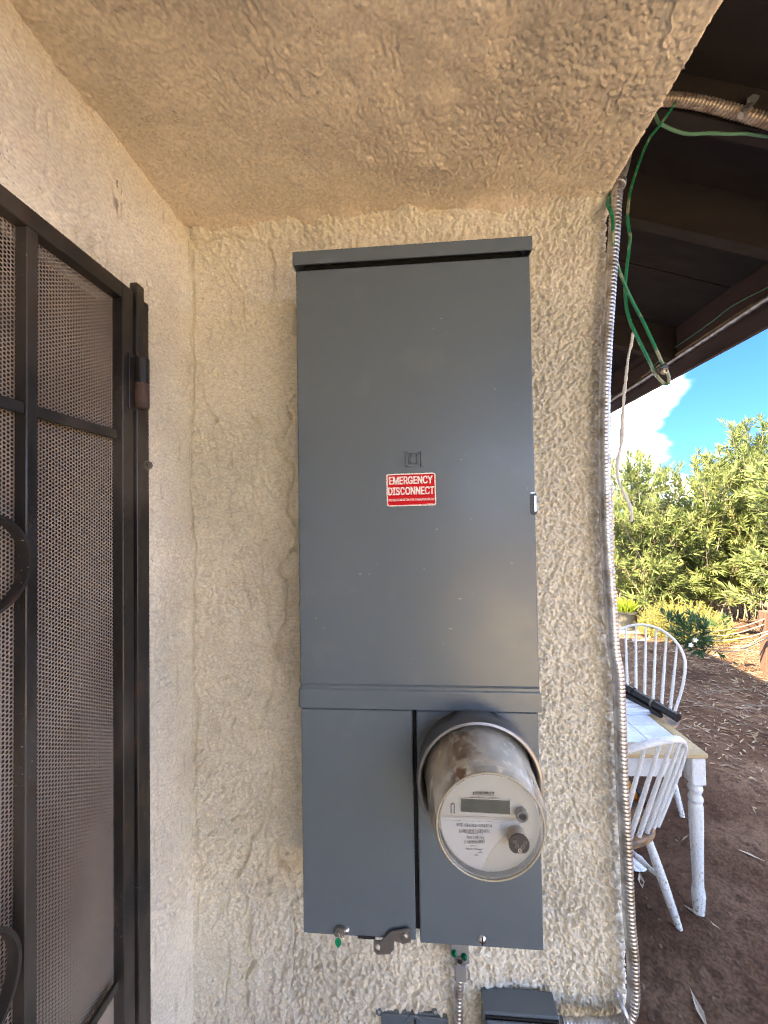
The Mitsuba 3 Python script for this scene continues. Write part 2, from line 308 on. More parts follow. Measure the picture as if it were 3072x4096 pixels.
obj('vertical_bar', cbox(-.4525, XF_, .4188, .4330, .02, 2.0440, B), 'm_black_paint', sd)
obj('vertical_bar', cbox(-.4525, XF_, -.165, -.151, .02, 2.0440, B), 'm_black_paint', sd)
obj('crossbar', cbox(-.4445, -.4385, .4335, .5600, 1.8265, 1.8400, .0008), 'm_black_paint', sd)
obj('crossbar', cbox(-.4445, -.4385, -.1505, .4183, 1.8265, 1.8400, .0008), 'm_black_paint', sd)
obj('crossbar', cbox(-.4445, -.4385, .4335, .5600, 1.0270, 1.0400, .0008), 'm_black_paint', sd)
obj('crossbar', cbox(-.4445, -.4385, -.1505, .4183, 1.0270, 1.0400, .0008), 'm_black_paint', sd)
def strap(path, w, t):
    """flat bar bent in the plane of the door: w deep (x), t thick"""
    path = np.array(path); tg = np.gradient(path, axis=0); tg /= np.linalg.norm(tg, axis=1, keepdims=True)
    nm = np.stack([-tg[:, 1], tg[:, 0]], 1); n = len(path); V = []
    for dx, dn in ((-w/2, -t/2), (w/2, -t/2), (w/2, t/2), (-w/2, t/2)):
        V.append(np.c_[np.full(n, dx), path+nm*dn])
    V = np.stack(V, 1).reshape(-1, 3); f = []
    for i in range(n-1):
        for a in range(4): b = (a+1) % 4; f += [(i*4+a, i*4+b, i*4+4+b), (i*4+a, i*4+4+b, i*4+4+a)]
    f += [(0, 2, 1), (0, 3, 2), (n*4-4, n*4-3, n*4-2), (n*4-4, n*4-2, n*4-1)]
    m = trimesh.Trimesh(V, f, process=False); m.fix_normals(); return m
def scroll(cy, cz, r, a0, turns, shrink):
    a = np.linspace(0, turns*2*np.pi, int(60*abs(turns))+8); rr = r*(1-shrink*a/a[-1]); m = strap(np.c_[cy+rr*np.cos(a0+a), cz+rr*np.sin(a0+a)], .013, .004)
    m.apply_translation([-.4385, 0, 0]); return m
obj('scroll', scroll(.366, 1.661, .0545, -2.0, .98, .05), 'm_black_paint', sd, 30)
obj('scroll', scroll(.338, 1.240, .081, -2.6, 1.35, .42), 'm_black_paint', sd, 30)
obj('scroll', scroll(.20, 1.661, .0545, 1.0, -.98, .05), 'm_black_paint', sd, 30)
obj('scroll', scroll(.14, 1.240, .081, .6, -1.35, .42), 'm_black_paint', sd, 30)
def perforated(y0, y1, z0, z1, pitch=.0050, r=.00178, t=.0004):
    cs = pitch*.8660254; k = np.arange(12); a = k*np.pi/6
    hexr = pitch/2/np.cos(np.abs(((a+np.pi/6) % (np.pi/3))-np.pi/6)); 
    ho = np.stack([hexr*np.sin(a), hexr*np.cos(a)], 1)           # flat sides face up and down the column
    hi = np.stack([r*np.sin(a), r*np.cos(a)], 1)
    loc = np.vstack([np.c_[np.zeros(12), ho], np.c_[np.zeros(12), hi], np.c_[np.full(12, -t), hi]])
    j = (k+1) % 12
    F_ = np.vstack([np.stack([k, 12+k, 12+j], 1), np.stack([k, 12+j, j], 1), np.stack([12+k, 24+k, 24+j], 1), np.stack([12+k, 24+j, 12+j], 1)])
    C = []
    for i, y in enumerate(np.arange(y0, y1, cs)):
        zz = np.arange(z0+(i % 2)*pitch/2, z1, pitch); C.append(np.c_[np.full(len(zz), XM), np.full(len(zz), y), zz])
    C = np.vstack(C); V = (C[:, None]+loc[None]).reshape(-1, 3); f = (np.arange(len(C))*36)[:, None, None]+F_[None]
    return trimesh.Trimesh(V, f.reshape(-1, 3), process=False)
ps = obj('perforated_screen', perforated(.318, .5715, 1.02, 2.048), 'm_screen', sd, label='brown perforated steel screen behind the black bars', stuff=True)
obj('sheet', cat([tbox(XM-.0012, XM, -.30, .316, .03, 2.046), tbox(XM-.0012, XM, .3162, .571, .03, 1.018)]), 'm_screen', sd)
hg = obj('hinge', cbox(-.4368, -.4345, .5795, .5985, 1.878, 1.966, .001), 'm_black_paint', sd)
obj('barrel', lathe([(0, 0), (.0098, 0), (.0105, .001), (.0105, .0395), (.0100, .0405), (0, .0405)], (-.4285, .600, 1.9225), (0, 0, 1), 24), 'm_black_paint', hg, 40)
obj('pin', lathe([(0, 0), (.0090, 0), (.0104, .002), (.0104, .0395), (0, .0395)], (-.4285, .600, 1.8825), (0, 0, 1), 24), 'm_rust', hg, 40, 'rusty lower hinge barrel')
hx = Polygon([(.0062*math.cos(a), .0062*math.sin(a)) for a in np.arange(6)*np.pi/3])
bl = obj('bolt', cat([extr(hx, .0065, (-.4372, .6225, 1.7960), (0, 1, 0), (1, 0, 0)), lathe([(0, 0), (.0085, 0), (.0085, .0014), (0, .0014)], (-.4374, .6225, 1.7960), (1, 0, 0), 20)]), 'm_bolt', sd)
ed = thing('entry_door', 'dark brown wooden entry door behind the perforated security screen', 'door')
obj('leaf', cbox(-.60, -.555, -.33, .60, .02, 2.05, .003), 'm_door_wood', ed)
for a, b in ((.40, .98), (1.08, 1.92)): obj('raised_panel', cbox(-.5548, -.545, -.22, .49, a, b, .008), 'm_door_wood', ed)
obj('frame', cat([cbox(-.60, -.50, .602, .640, 0, 2.10, .002), cbox(-.60, -.50, -.36, .601, 2.0535, 2.10, .002)]), 'm_door_wood', ed)

# ------------------------------------------------------------------ electrical panel
def paint_grey(p, n, uv):
    c = MX((.094, .124, .150), (.106, .137, .163), FB(p.x*6, p.y*6, p.z*6, 3))
    sm = SS(.60, .74, FB(p.x*26+9, p.y*26, p.z*22, 4))*SS(.45, .65, FB(p.x*5+2, p.y*5, p.z*4+1, 2))
    c = MX(c, (.17, .19, .20), .16*sm)
    scr = SS(.955, .985, N(p.x*150, 0, p.z*130))*SS(.74, .80, N(p.x*24, 3, p.z*19))
    return MX(c, (.40, .42, .43), .6*scr)
def rough_grey(p, n, uv):
    return .30+.07*SS(.42, .72, FB(p.x*24+9, p.y*24, p.z*20, 4))
prin('m_grey', mikit.proc(paint_grey), mikit.proc(rough_grey), specular=.5, clearcoat=.7, clearcoat_gloss=.75)
prin('m_dark_gap', (.012, .012, .013), .8)
prin('m_black_plastic', (.012, .012, .013), .25, specular=.5)
scene['m_zinc'] = {'type': 'roughconductor', 'material': 'none', 'specular_reflectance': {'type': 'rgb', 'value': [.62, .63, .66]}, 'alpha': .22, 'distribution': 'ggx'}
scene['m_zinc'] = {'type': 'twosided', 'bsdf': scene['m_zinc']}
prin('m_steel', (.30, .29, .28), .35, metallic=.9)
prin('m_chrome', (.75, .75, .76), .12, metallic=1.0)
ep = thing('electrical_panel', 'tall grey steel electrical panel mounted on the stucco wall', 'electrical panel')
PF, WB = .6253, .752
obj('body', cat([tbox(-.178, .1775, .648, WB, 1.062, 2.126)]), 'm_dark_gap', ep)
obj('side', cbox(-.1838, -.1785, .640, WB, 1.066, 2.110, .001), 'm_grey', ep); obj('side', cbox(.1780, .1805, .640, WB, 1.066, 2.110, .001), 'm_grey', ep)
# folded hood along the top
hp = Polygon([(.752, 2.133), (.6195, 2.1315), (.6195, 2.1104), (.6210, 2.1104), (.6210, 2.1295), (.752, 2.131)])
hood = trimesh.creation.extrude_polygon(hp, .3745, engine='earcut')            # local x = y, local y = z, local z -> x
hood = orient(hood, (-.1885, 0, 0), (0, 1, 0), (1, 0, 0))
obj('hood', cat([hood, tbox(-.1885, -.1870, .6212, .752, 2.1106, 2.1292), tbox(.1845, .1860, .6212, .752, 2.1106, 2.1292)]), 'm_grey', ep)
# big cover: flat front, folded sides, horizontal bead and a stepped-out skirt at the bottom
zs = np.array([1.4055, 1.4065, 1.4330, 1.4350, 1.4365, 1.4405, 1.4420, 1.4440, 2.1035, 2.1055, 2.1062])
yo = np.array([.0012, .0000, .0000, .0004, .0016, .0016, .0004, .0022, .0022, .0034, .0080])
xs = np.array([-.1868, -.1866, -.1855, -.1835, -.10, 0, .10, .1815, .1838, .1846, .1848])
xo = np.array([.030, .0042, .0012, 0, 0, 0, 0, 0, .0012, .0042, .030])
wid = np.where(zs < 1.434, 1.013, 1.0)
XX = xs[None]*wid[:, None]; YY = PF + yo[:, None] + xo[None]; ZZ = np.repeat(zs[:, None], len(xs), 1)
cv = grid(np.stack([XX, YY, ZZ], -1)); cv.invert()
cover = obj('cover', cv, 'm_grey', ep, 30, 'large flat grey cover of the upper section')
_e = aty(1654, 1836, PF); ex, ez = _e[0], _e[2]                                   # embossed emblem: nested squares pressed into the cover
def ring(x0, x1, z0, z1, w): return sbox(x0, z0, x1, z1).difference(sbox(x0+w, z0+w, x1-w, z1-w))
em = [(-.0137, .0137, -.0122, .0122, .0034), (-.0078, .0078, -.0072, .0072, .0034)]
ms = []
for x0, x1, z0, z1, w in em:
    for a, b, c, d in ((x0, x0+w, z0, z1), (x1-w, x1, z0, z1), (x0+w, x1-w, z0, z0+w), (x0+w, x1-w, z1-w, z1)):
        hx0, hx1, hz0, hz1 = ex+a, ex+b, ez+c, ez+d; i = .0012
        ms.append(hull([(hx0, PF+.0023, hz0), (hx1, PF+.0023, hz0), (hx0, PF+.0023, hz1), (hx1, PF+.0023, hz1), (hx0+i, PF-.0006, hz0+i*.3), (hx1-i, PF-.0006, hz0+i*.3), (hx0+i, PF-.0006, hz1-i*.3), (hx1-i, PF-.0006, hz1-i*.3)]))
obj('emblem', cat(ms), 'm_grey', cover)
fp = obj('finger_pull', extr(rrect(.0085, .0340, .003, .1810, 1.7215), .0012, (0, PF+.0021, 0)), 'm_black_plastic', cover, label='black recessed finger pull on the right edge of the cover')
obj('grip', cat([cbox(.1805, .1850, PF-.0012, PF+.0015, 1.7085, 1.7345, .0012), tbox(.1765, .1830, PF-.0002, PF+.001, 1.7375, 1.7385)]), 'm_chrome', fp)
LF = .6285
obj('left_cover', cbox(-.1855, -.0095, LF, LF+.03, 1.0535, 1.404, .0016), 'm_grey', ep)
obj('meter_cover', cat([cbox(-.0030, .1815, LF, LF+.03, 1.0500, 1.404, .0016)]), 'm_grey', ep)
obj('filler', tbox(-.0095, -.0030, LF+.012, LF+.03, 1.06, 1.404), 'm_dark_gap', ep)
def px_poly(pts, y): return Polygon([(aty(px, py, y)[0], aty(px, py, y)[2]) for px, py in pts])
def c5_(pts, o=(1450, 3680), s=.3315): return [(o[0]+s*x, o[1]+s*y) for x, y in pts]
hs = px_poly(c5_([(340, 135), (550, 100), (578, 140), (585, 262), (480, 282), (455, 262), (380, 250), (376, 350), (330, 405), (180, 410), (135, 370), (133, 250), (225, 250)]), LF-.004)
hole1 = Point(*[aty(*c5_([(507, 193)])[0], LF-.004)[i] for i in (0, 2)]); hole2 = px_poly(c5_([(160, 300), (195, 280), (215, 320), (210, 375), (175, 370), (155, 340)]), LF-.004)
hs = hs.buffer(-.0008).buffer(.0008).difference(hole2)
hp_ = obj('hasp', extr(hs, .002, (0, LF-.003, 0)), 'm_steel', ep, label='dark steel locking hasp at the bottom of the left cover')
obj('rivet', lathe([(0, .003), (.003, .003), (.0042, .002), (.0055, .0016), (.0060, 0)], (hole1.x, LF-.005, hole1.y), (0, -1, 0), 24), 'm_steel', hp_, 40)
a0, a1 = aty(1431, 3741, LF), aty(1500, 3757, LF)
obj('slot', tbox(a0[0], a1[0], LF-.0006, LF+.001, a1[2], a0[2]), 'm_dark_gap', ep)
sc = aty(1930, 3768, LF-.003)
sk = obj('screw', lathe([(0, .0032), (.0030, .0029), (.0055, .0016), (.0066, 0)], (sc[0], LF, sc[2]), (0, -1, 0), 28), 'm_chrome', ep, 40, 'round head screw near the bottom edge of the meter cover')
obj('slot', tbox(sc[0]-.0008, sc[0]+.0008, LF-.0034, LF-.0024, sc[2]-.0055, sc[2]+.0055), 'm_dark_gap', sk)
for px, py in ((2122, 3616), (1745, 3556), (1820, 3560), (2050, 3505)): 
    pass
# seal
st_ = aty(1352, 3771, LF-.006)
sl = thing('seal_tag', 'round green seal tag hanging from the panel by a clear clasp', 'seal tag')
prin('m_green_tag', (.004, .22, .095), .35); prin('m_tag_rim', (.42, .50, .42), .4)
scene['m_clear'] = {'type': 'roughdielectric', 'alpha': .08, 'int_ior': 1.45}
tagp = Point(0, 0).buffer(1, quad_segs=12)
from shapely import affinity
tp = affinity.translate(affinity.scale(tagp, .0050, .0068), st_[0], st_[2]).union(Polygon([(st_[0]-.003, st_[2]-.0055), (st_[0]+.003, st_[2]-.0055), (st_[0], st_[2]-.0088)]))
obj('rim', extr(tp.buffer(.0008), .0012, (0, LF-.004, 0)), 'm_tag_rim', sl)
obj('disc', extr(tp, .0016, (0, LF-.0038, 0)), 'm_green_tag', sl)
cp = aty(1362, 3733, LF-.004)
obj('clasp', extr(px_poly(c5_([(1075, 915), (1130, 905), (1230, 930), (1250, 1010), (1240, 1110), (1070, 1100), (1030, 1040)], (1150, 3550), .1808), LF-.005).buffer(.0006), .004, (0, LF-.001, 0)), 'm_steel', sl, label='small clear clasp with a grey core')
obj('screw', lathe([(0, .004), (.003, .0036), (.0046, .002), (.0050, 0)], (*aty(1385, 3728, LF-.003)[[0]], LF, aty(1385, 3728, LF-.003)[2]), (0, -1, 0), 20), 'm_chrome', sl, 40)
obj('wire_loop', tube([aty(*p, LF-.007) for p in c5_([(1100, 1040), (1130, 1010), (1150, 1060), (1170, 1110), (1200, 1060), (1225, 1100), (1250, 1140), (1180, 1130)], (1150, 3550), .1808)], .0005, 6), 'm_chrome', sl, 40)

# ------------------------------------------------------------------ red label
prin('m_red', (.56, .006, .012), .5, specular=.2); prin('m_white_print', (.80, .76, .72), .45); prin('m_pale_red', (.75, .45, .42), .5)
wl = thing('warning_label', 'red and white emergency disconnect sticker on the grey panel cover', 'sticker')
LY = PF+.0021
lc_ = np.mean([aty(1547, 1896, LY), aty(1743, 2022, LY)], 0); lx, lz = lc_[0], lc_[2]
def rot(mesh, deg=.55):
    M = trimesh.transformations.rotation_matrix(math.radians(-deg), [0, 1, 0], [lx, 0, lz]); m = mesh.copy(); m.apply_transform(M); return m
W_, H_ = .0770, .0510
obj('border', rot(extr(rrect(W_, H_, .0035, lx, lz), .0003, (0, LY, 0))), 'm_white_print', wl)
obj('field', rot(extr(rrect(W_-.0036, H_-.0036, .0022, lx, lz), .0003, (0, LY-.0002, 0))), 'm_red', wl)
def lab(u, v): return lx+(u-835)/1415*W_, lz-(v-1285)/945*H_           # positions read off the sticker
for n_, s_, u0, u1, v0, v1 in (('EMERGENCY', 'EMERGENCY', 198, 1462, 892, 1125), ('DISCONNECT', 'DISCONNECT', 168, 1498, 1200, 1435), ('line', 'DESCONEXIÓN DE EMERGENCIA', 170, 1508, 1520, 1608)):
    (x0, z1), (x1, z0) = lab(u0, v0), lab(u1, v1)
    obj('lettering', rot(cat([text(s_, (x0+x1)/2+dx, (z0+z1)/2, x1-x0-.0008, z1-z0, LY-.0005-i*.00003, True, .0002) for i, dx in enumerate((0,) if n_ == 'line' else (0, -.0003, .0003))])), 'm_white_print', wl)
(x0, z1), (x1, z0) = lab(1295, 1688), lab(1490, 1715)
obj('small_print', rot(cat([tbox(x, x+.0006, LY-.0007, LY-.0005, z0, z1) for x in np.arange(x0, x1, .0011)])), 'm_pale_red', wl)

# ------------------------------------------------------------------ electric meter
def dust_w(p, n, uv):
    side = 1-SS(.55, .85, -n.y)
    up = SS(-.2, .7, n.z)
    d = .06 + side*(.16+.22*up)*(.5+1.0*FB(p.x*30, p.y*40, p.z*30, 3))
    st = SS(.46, .60, FB(p.x*70, p.y*46, p.z*46, 3) + .62*dr.exp(-(dr.square((p.x-.046-.35*(p.z-1.36))/.012)+dr.square((p.z-1.368)/.024)))-.18)
    return dr.clip(d + .5*st*side, 0, .93)*dr.select(-n.y > .93, .12, 1)
def dust_c(p, n, uv):
    st = dr.exp(-(dr.square((p.x-.046-.35*(p.z-1.36))/.013)+dr.square((p.z-1.368)/.026)))*SS(.38, .55, FB(p.x*110, p.y*80, p.z*80, 3))
    st2 = dr.exp(-(dr.square((p.x-.062)/.022)+dr.square((p.z-1.398)/.010)))*SS(.4, .6, FB(p.x*120, p.y*90, p.z*90, 3))
    c = MX((.76, .74, .66), (.62, .58, .46), FB(p.x*40, p.y*40, p.z*40, 3))
    return MX(MX(c, (.17, .075, .018), dr.clip(1.6*st, 0, 1)), (.20, .11, .05), dr.clip(.7*st2, 0, 1))
scene['m_dome'] = {'type': 'blendbsdf', 'weight': mikit.proc(dust_w), 'bsdf_0': {'type': 'thindielectric', 'int_ior': 1.5},
                   'bsdf_1': {'type': 'twosided', 'bsdf': {'type': 'principled', 'base_color': mikit.proc(dust_c), 'roughness': .35, 'specular': .5}}}
prin('m_can', mikit.proc(lambda p, n, uv: MX((.82, .82, .78), (.70, .68, .61), FB(p.x*30, p.y*30, p.z*30, 3))), .4)
prin('m_face', (.44, .45, .42), .45); prin('m_face_label', (.50, .525, .55), .4); prin('m_face_grey', (.40, .40, .38), .5)
prin('m_ink', (.010, .010, .013), .6, specular=.1); prin('m_ink_grey', (.08, .08, .10), .6); prin('m_ink_pale', (.34, .36, .40), .5)
prin('m_lcd', mikit.proc(lambda p, n, uv: mi.Color3f(.050, .058, .048)*(.7+.6*FB(p.x*220, p.y, p.z*300, 3))), .3, specular=.5)
prin('m_yellow_plastic', (.44, .40, .29), .2, clearcoat=1.0)
prin('m_port', (.045, .043, .042), .4); prin('m_port_body', (.42, .38, .31), .5); prin('m_lens', (.16, .155, .15), .15)
em_ = thing('electric_meter', 'round electric meter with a clear stained dome on the lower right cover', 'electric meter')
MC = np.array([.0855, .6335, 1.3225]); AX = (0, -1, 0)
obj('socket_ring', lathe([(.0815, -.004), (.0862, -.004), (.0862, .020), (.0885, .026), (.0895, .034), (.0895, .044), (.0878, .0495), (.0845, .0505), (.0826, .048), (.0822, .030), (.0815, .028), (.0815, -.004)], MC, AX, 96), 'm_steel', em_, 30, 'bright steel socket ring around the meter')
obj('flange', lathe([(0, -.002), (.0812, -.002), (.0812, .016), (.0790, .018), (0, .018)], MC, AX, 64), 'm_dark_gap', em_)
obj('can', lathe([(0, .018), (.0700, .018), (.0690, .030), (.0655, .098), (.0640, .1000), (0, .1000)], MC, AX, 96), 'm_can', em_, 30, 'dull metal inner can seen through the dome')
dome = lathe([(.0795, .012), (.0795, .020), (.0772, .030), (.0735, .100), (.0728, .112), (.0700, .1215), (.0660, .1262), (.0640, .1280), (.0628, .1272), (.0618, .1262)], MC, AX, 128)
obj('lens', lathe([(0, .1262), (.0618, .1262)], MC, AX, 96), 'm_lens_clear', em_, label='clear flat window over the meter face')
scene['m_lens_clear'] = {'type': 'thindielectric', 'int_ior': 1.49}
obj('clear_dome', dome, 'm_dome', em_, 25, 'clear polycarbonate dome, dusty and stained brown at upper left')
def torus(r, h, t, seg=96, a0=0, a1=2*np.pi):
    a = np.linspace(a0, a1, seg); m = tube(np.c_[r*np.cos(a), r*np.sin(a), np.full(seg, h)], t, 8, cap=False); return orient(m, MC, (1, 0, 0), AX)
obj('rim_bead', torus(.0650, .1276, .0011), 'm_yellow_plastic', em_, True, 'yellowed bead around the dome front')
for a in np.radians([124, 38, 222, -52]):
    c0 = MC + np.array([.0655*math.cos(a), -.121, .0655*math.sin(a)]); c1 = MC + np.array([.0735*math.cos(a), -.111, .0735*math.sin(a)])
    obj('rib', rod(c0+[0, -.006, 0], c1, .0010, .0013, 8), 'm_port_body', em_, True)
FY = .5170
fc = obj('face_plate', lathe([(0, 0), (.0615, 0), (.0615, .0016), (.0607, .0022), (0, .0022)], (MC[0]+.001, FY+.0022, 1.3200), AX, 96), 'm_face', em_, 30)
def mf(x, y, d=None): return aty(1740+.2652*x, 3080+.2652*y, (FY if d is None else d))
def mpoly(pts, d=None): return Polygon([(mf(x, y, d)[0], mf(x, y, d)[2]) for x, y in pts])
disc = Point(MC[0]+.001, 1.3200).buffer(.0598, quad_segs=24)
curve = [(1290, 790), (1150, 880), (1020, 1000), (900, 1130), (820, 1250), (765, 1345)]
lp = mpoly([(60, 712), (400, 722), (900, 745), (1290, 775)] + curve[1:] + [(700, 1500), (300, 1450), (60, 1100)]).intersection(disc)
obj('data_label', extr(lp, .0004, (0, FY, 0)), 'm_face_label', fc, label='pale blue printed data label')
gv = mpoly(curve + [(x+14, y+14) for x, y in curve[::-1]]).intersection(disc)
obj('groove', extr(gv, .0006, (0, FY, 0)), 'm_face_grey', fc)
obj('divider', extr(mpoly([(118, 684), (700, 700), (1240, 725), (1240, 752), (700, 728), (118, 708)]).intersection(disc), .0007, (0, FY, 0)), 'm_face_grey', fc)
obj('display', extr(mpoly([(385, 418), (1130, 450), (1130, 664), (385, 622)]), .0006, (0, FY, 0)), 'm_lcd', fc, label='blank dark green display window')
obj('display_frame', extr(mpoly([(372, 405), (1143, 438), (1143, 677), (372, 635)]).difference(mpoly([(387, 420), (1128, 452), (1128, 662), (387, 620)])), .0009, (0, FY, 0)), 'm_face', fc)
def mtext(s, x0, y0, x1, y1, bold=False, m='m_ink', name='lettering'):
    a, b = mf(x0, y0), mf(x1, y1); h = a[2]-b[2]; c = (a+b)/2
    xl, xr = mf(x0, (y0+y1)/2), mf(x1, (y0+y1)/2)
    obj(name, text(s, c[0], c[2], xr[0]-xl[0], h, FY-.0005, True, .0002), m, fc)
mtext('CL200 240V 3W TYPE C2SOD 30TA 1.0Kh', 138, 748, 1038, 784, False, 'm_ink')
mtext('SCE 222012-034974', 325, 795, 858, 862, True)
mtext('302 183 301', 478, 985, 742, 1036, False)
mtext('OpenWay', 462, 1166, 712, 1206, False)
mtext('USA', 590, 1260, 652, 1283, False, 'm_ink_grey')
mtext('0000572', 522, 1124, 630, 1146, False, 'm_ink_grey')
mtext('*222012 034974*', 475, 943, 720, 964, False, 'm_ink_grey')
mtext('0000040E2B5C', 565, 362, 905, 384, False, 'm_ink_grey')
mtext('CA 0.5', 970, 818, 1088, 838, False, 'm_ink_pale'); mtext('TA0.6', 970, 846, 1050, 868, False, 'm_ink_pale'); mtext('60Hz', 970, 878, 1048, 900, False, 'm_ink_pale')
def barcode(x0, y0, x1, y1, n, seed):
    r = np.random.default_rng(seed); w = r.choice([1, 1, 2, 3], 2*n).astype(float); e = np.r_[0, np.cumsum(w)]/w.sum(); ms = []
    for i in range(0, 2*n-1, 2):
        a, b = mf(x0+(x1-x0)*e[i], y0), mf(x0+(x1-x0)*e[i+1], y1); ms.append(tbox(a[0], b[0], FY-.0007, FY-.0005, b[2], a[2]))
    obj('barcode', cat(ms), 'm_ink', fc)
barcode(565, 320, 905, 360, 30, 1); barcode(360, 888, 830, 942, 36, 2); barcode(445, 1052, 758, 1100, 26, 3)
barcode(540, 398, 750, 410, 22, 4); barcode(805, 404, 960, 416, 16, 5); barcode(640, 1226, 720, 1244, 7, 6)
kh = mpoly([(238, 650), (236, 560), (232, 520), (245, 498), (266, 490), (290, 498), (302, 520), (297, 560), (297, 652), (284, 652), (284, 560), (290, 530), (280, 512), (266, 505), (252, 514), (246, 532), (252, 560), (252, 650)])
obj('key_slot', extr(kh, .0007, (0, FY, 0)), 'm_ink_grey', fc)
sg = mf(1310, 690, FY-.006)
so = obj('sensor_tube', lathe([(.0044, 0), (.0074, 0), (.0074, .0075), (.0066, .0085), (.0050, .0085), (.0044, .0078), (.0044, 0)], (sg[0], FY, sg[2]), AX, 32), 'm_lens', em_, 40)
obj('bore', lathe([(0, 0), (.0045, 0), (.0045, .0070), (0, .0070)], (sg[0], FY, sg[2]), AX, 28), 'm_dark_gap', so)
PY_ = FY-.0165
pc = mf(1270, 1125, PY_); R_ = .0123
dsh = Point(0, 0).buffer(R_, quad_segs=16).difference(sbox(-.1, -.1, .1, -R_*.84))
obj_p = obj('optical_port', extr(affinity.translate(dsh, pc[0], pc[2]), .0016, (0, PY_+.0016, 0)), 'm_port', em_, label='black optical port with five round contacts')
obj('port_body', extr(affinity.translate(dsh.buffer(-.0006), pc[0], pc[2]), .0165, (0, FY+.0002, 0)), 'm_port_body', obj_p)
for x, y, r, m in ((1197, 1082, .0022, 'm_lens'), (1355, 1090, .0022, 'm_lens'), (1233, 1150, .0026, 'm_lens'), (1322, 1155, .0026, 'm_lens'), (1280, 1215, .0024, 'm_port_body')):
    q = mf(x, y, PY_); obj('contact', lathe([(r*.45, -.0002), (r*.45, .0002), (r*.6, .0007), (r, .0006), (r, -.0002)], (q[0], PY_, q[2]), AX, 18), m, obj_p, 40)

# ------------------------------------------------------------------ grounding block, conduits and boxes under the panel
gb = thing('grounding_block', 'metal grounding block with two green screws under the meter cover', 'grounding block')
prin('m_green_screw', (.004, .16, .075), .25, metallic=.6); prin('m_cast', (.33, .34, .35), .5, metallic=.6)
obj('bar', cbox(.0480, .0790, .702, .722, .9430, 1.060, .0015), 'm_cast', gb)
obj('lug', cbox(.0545, .0738, .700, .735, .9150, .9425, .0015), 'm_cast', gb)
for x, z in ((.0535, .9630), (.0705, .9585)): 
    k = obj('screw', lathe([(0, .006), (.003, .0058), (.0045, .004), (.0048, 0)], (x, .702, z), AX, 20), 'm_green_screw', gb, 40, 'green hex grounding screw')
c = aty(1838, 3842, .702); obj('clamp_ring', lathe([(.0040, 0), (.0072, 0), (.0072, .0018), (.0062, .0026), (.0040, .0022), (.0040, 0)], (c[0], .702, c[2]), AX, 28), 'm_steel', gb, 40)
obj('set_screw', lathe([(0, 0), (.0042, 0), (.0042, .0008), (0, .0004)], (c[0], .702, c[2]), AX, 20), 'm_dark_gap', gb, 40)
def flex(pts, r, pitch, amp=.072, seg=18, per=7):
    pts = np.array(pts, float); L = np.linalg.norm(np.diff(pts, axis=0), axis=1).sum()
    return tube(spline(pts, max(12, int(L/pitch*per))), r, seg, True, (pitch, amp))
def galv(p, n, uv): return MX((.58, .59, .61), (.36, .345, .33), SS(.42, .7, FB(p.x*60, p.y*60, p.z*40, 3)))
scene['m_flex'] = {'type': 'twosided', 'bsdf': {'type': 'principled', 'base_color': mikit.proc(galv), 'metallic': .85, 'roughness': .34}}
prin('m_flex_copper', mikit.proc(lambda p, n, uv: MX((.50, .43, .37), (.30, .23, .19), SS(.4, .7, FB(p.x*50, p.y*50, p.z*50, 3)))), .4, metallic=.75)
gc = thing('grounding_cable', 'thin armored grounding cable dropping from the grounding block', 'cable')
obj('armor', flex([(.0640, .716, .920), (.0632, .718, .90), (.0622, .726, .865), (.0615, .730, .82), (.061, .733, .70)],   .0072, .0078, .15, 18, 10), 'm_flex', gc, 30)
obj('wire_loop', tube(spline([aty(x, y, .712) for x, y in c5_([(1095, 715), (1120, 745), (1160, 730), (1210, 752), (1250, 735), (1290, 680), (1285, 600)])], 30), .0012, 8), 'm_flex', gc, True)
jb = thing('junction_box', 'large grey junction box with a raised lid below the meter', 'junction box')
obj('body', cbox(.1040, .2300, .7135, .753, .700, .8540, .002), 'm_grey', jb)
obj('lid', cbox(.1050, .2290, .7040, .7115, .700, .8475, .003), 'm_grey', jb); obj('gasket', tbox(.106, .228, .711, .714, .700, .850), 'm_dark_gap', jb)
obj('lid_panel', cbox(.1130, .2210, .7025, .7045, .700, .8400, .0015), 'm_grey', jb)
jb2 = thing('junction_box', 'small grey junction box with a round embossed mark, lower left of the cable', 'junction box')
obj('body', cbox(-.0745, .0425, .7445, .757, .700, .8050, .002), 'm_grey', jb2)
obj('cover', cbox(-.0765, .0445, .7410, .7450, .700, .8035, .0012), 'm_grey', jb2)
c = aty(1656, 4094, .741)
obj('round_mark', lathe([(.0125, -.001), (.0125, .0006), (.0136, .0010), (.0146, .0006), (.0146, -.001)], (c[0], .7410, c[2]), AX, 40), 'm_grey', jb2, 40)
obj('mark_line', cbox(c[0]-.0005, c[0]+.0045, .7400, .7411, c[2]-.002, c[2]+.0075, .0003), 'm_dark_gap', jb2)
for x, z in ((-.0805, .801), (.0215, .8085)):
    e = obj('ear', cat([extr(circ(x, z, .0062, 8).union(sbox(x, z-.0062, x+.008, z+.003)), .003, (0, .748, 0))]), 'm_grey', jb2)
    obj('screw', lathe([(0, .002), (.0025, .0016), (.0034, 0)], (x, .7452, z), AX, 16), 'm_zinc', e, 40)
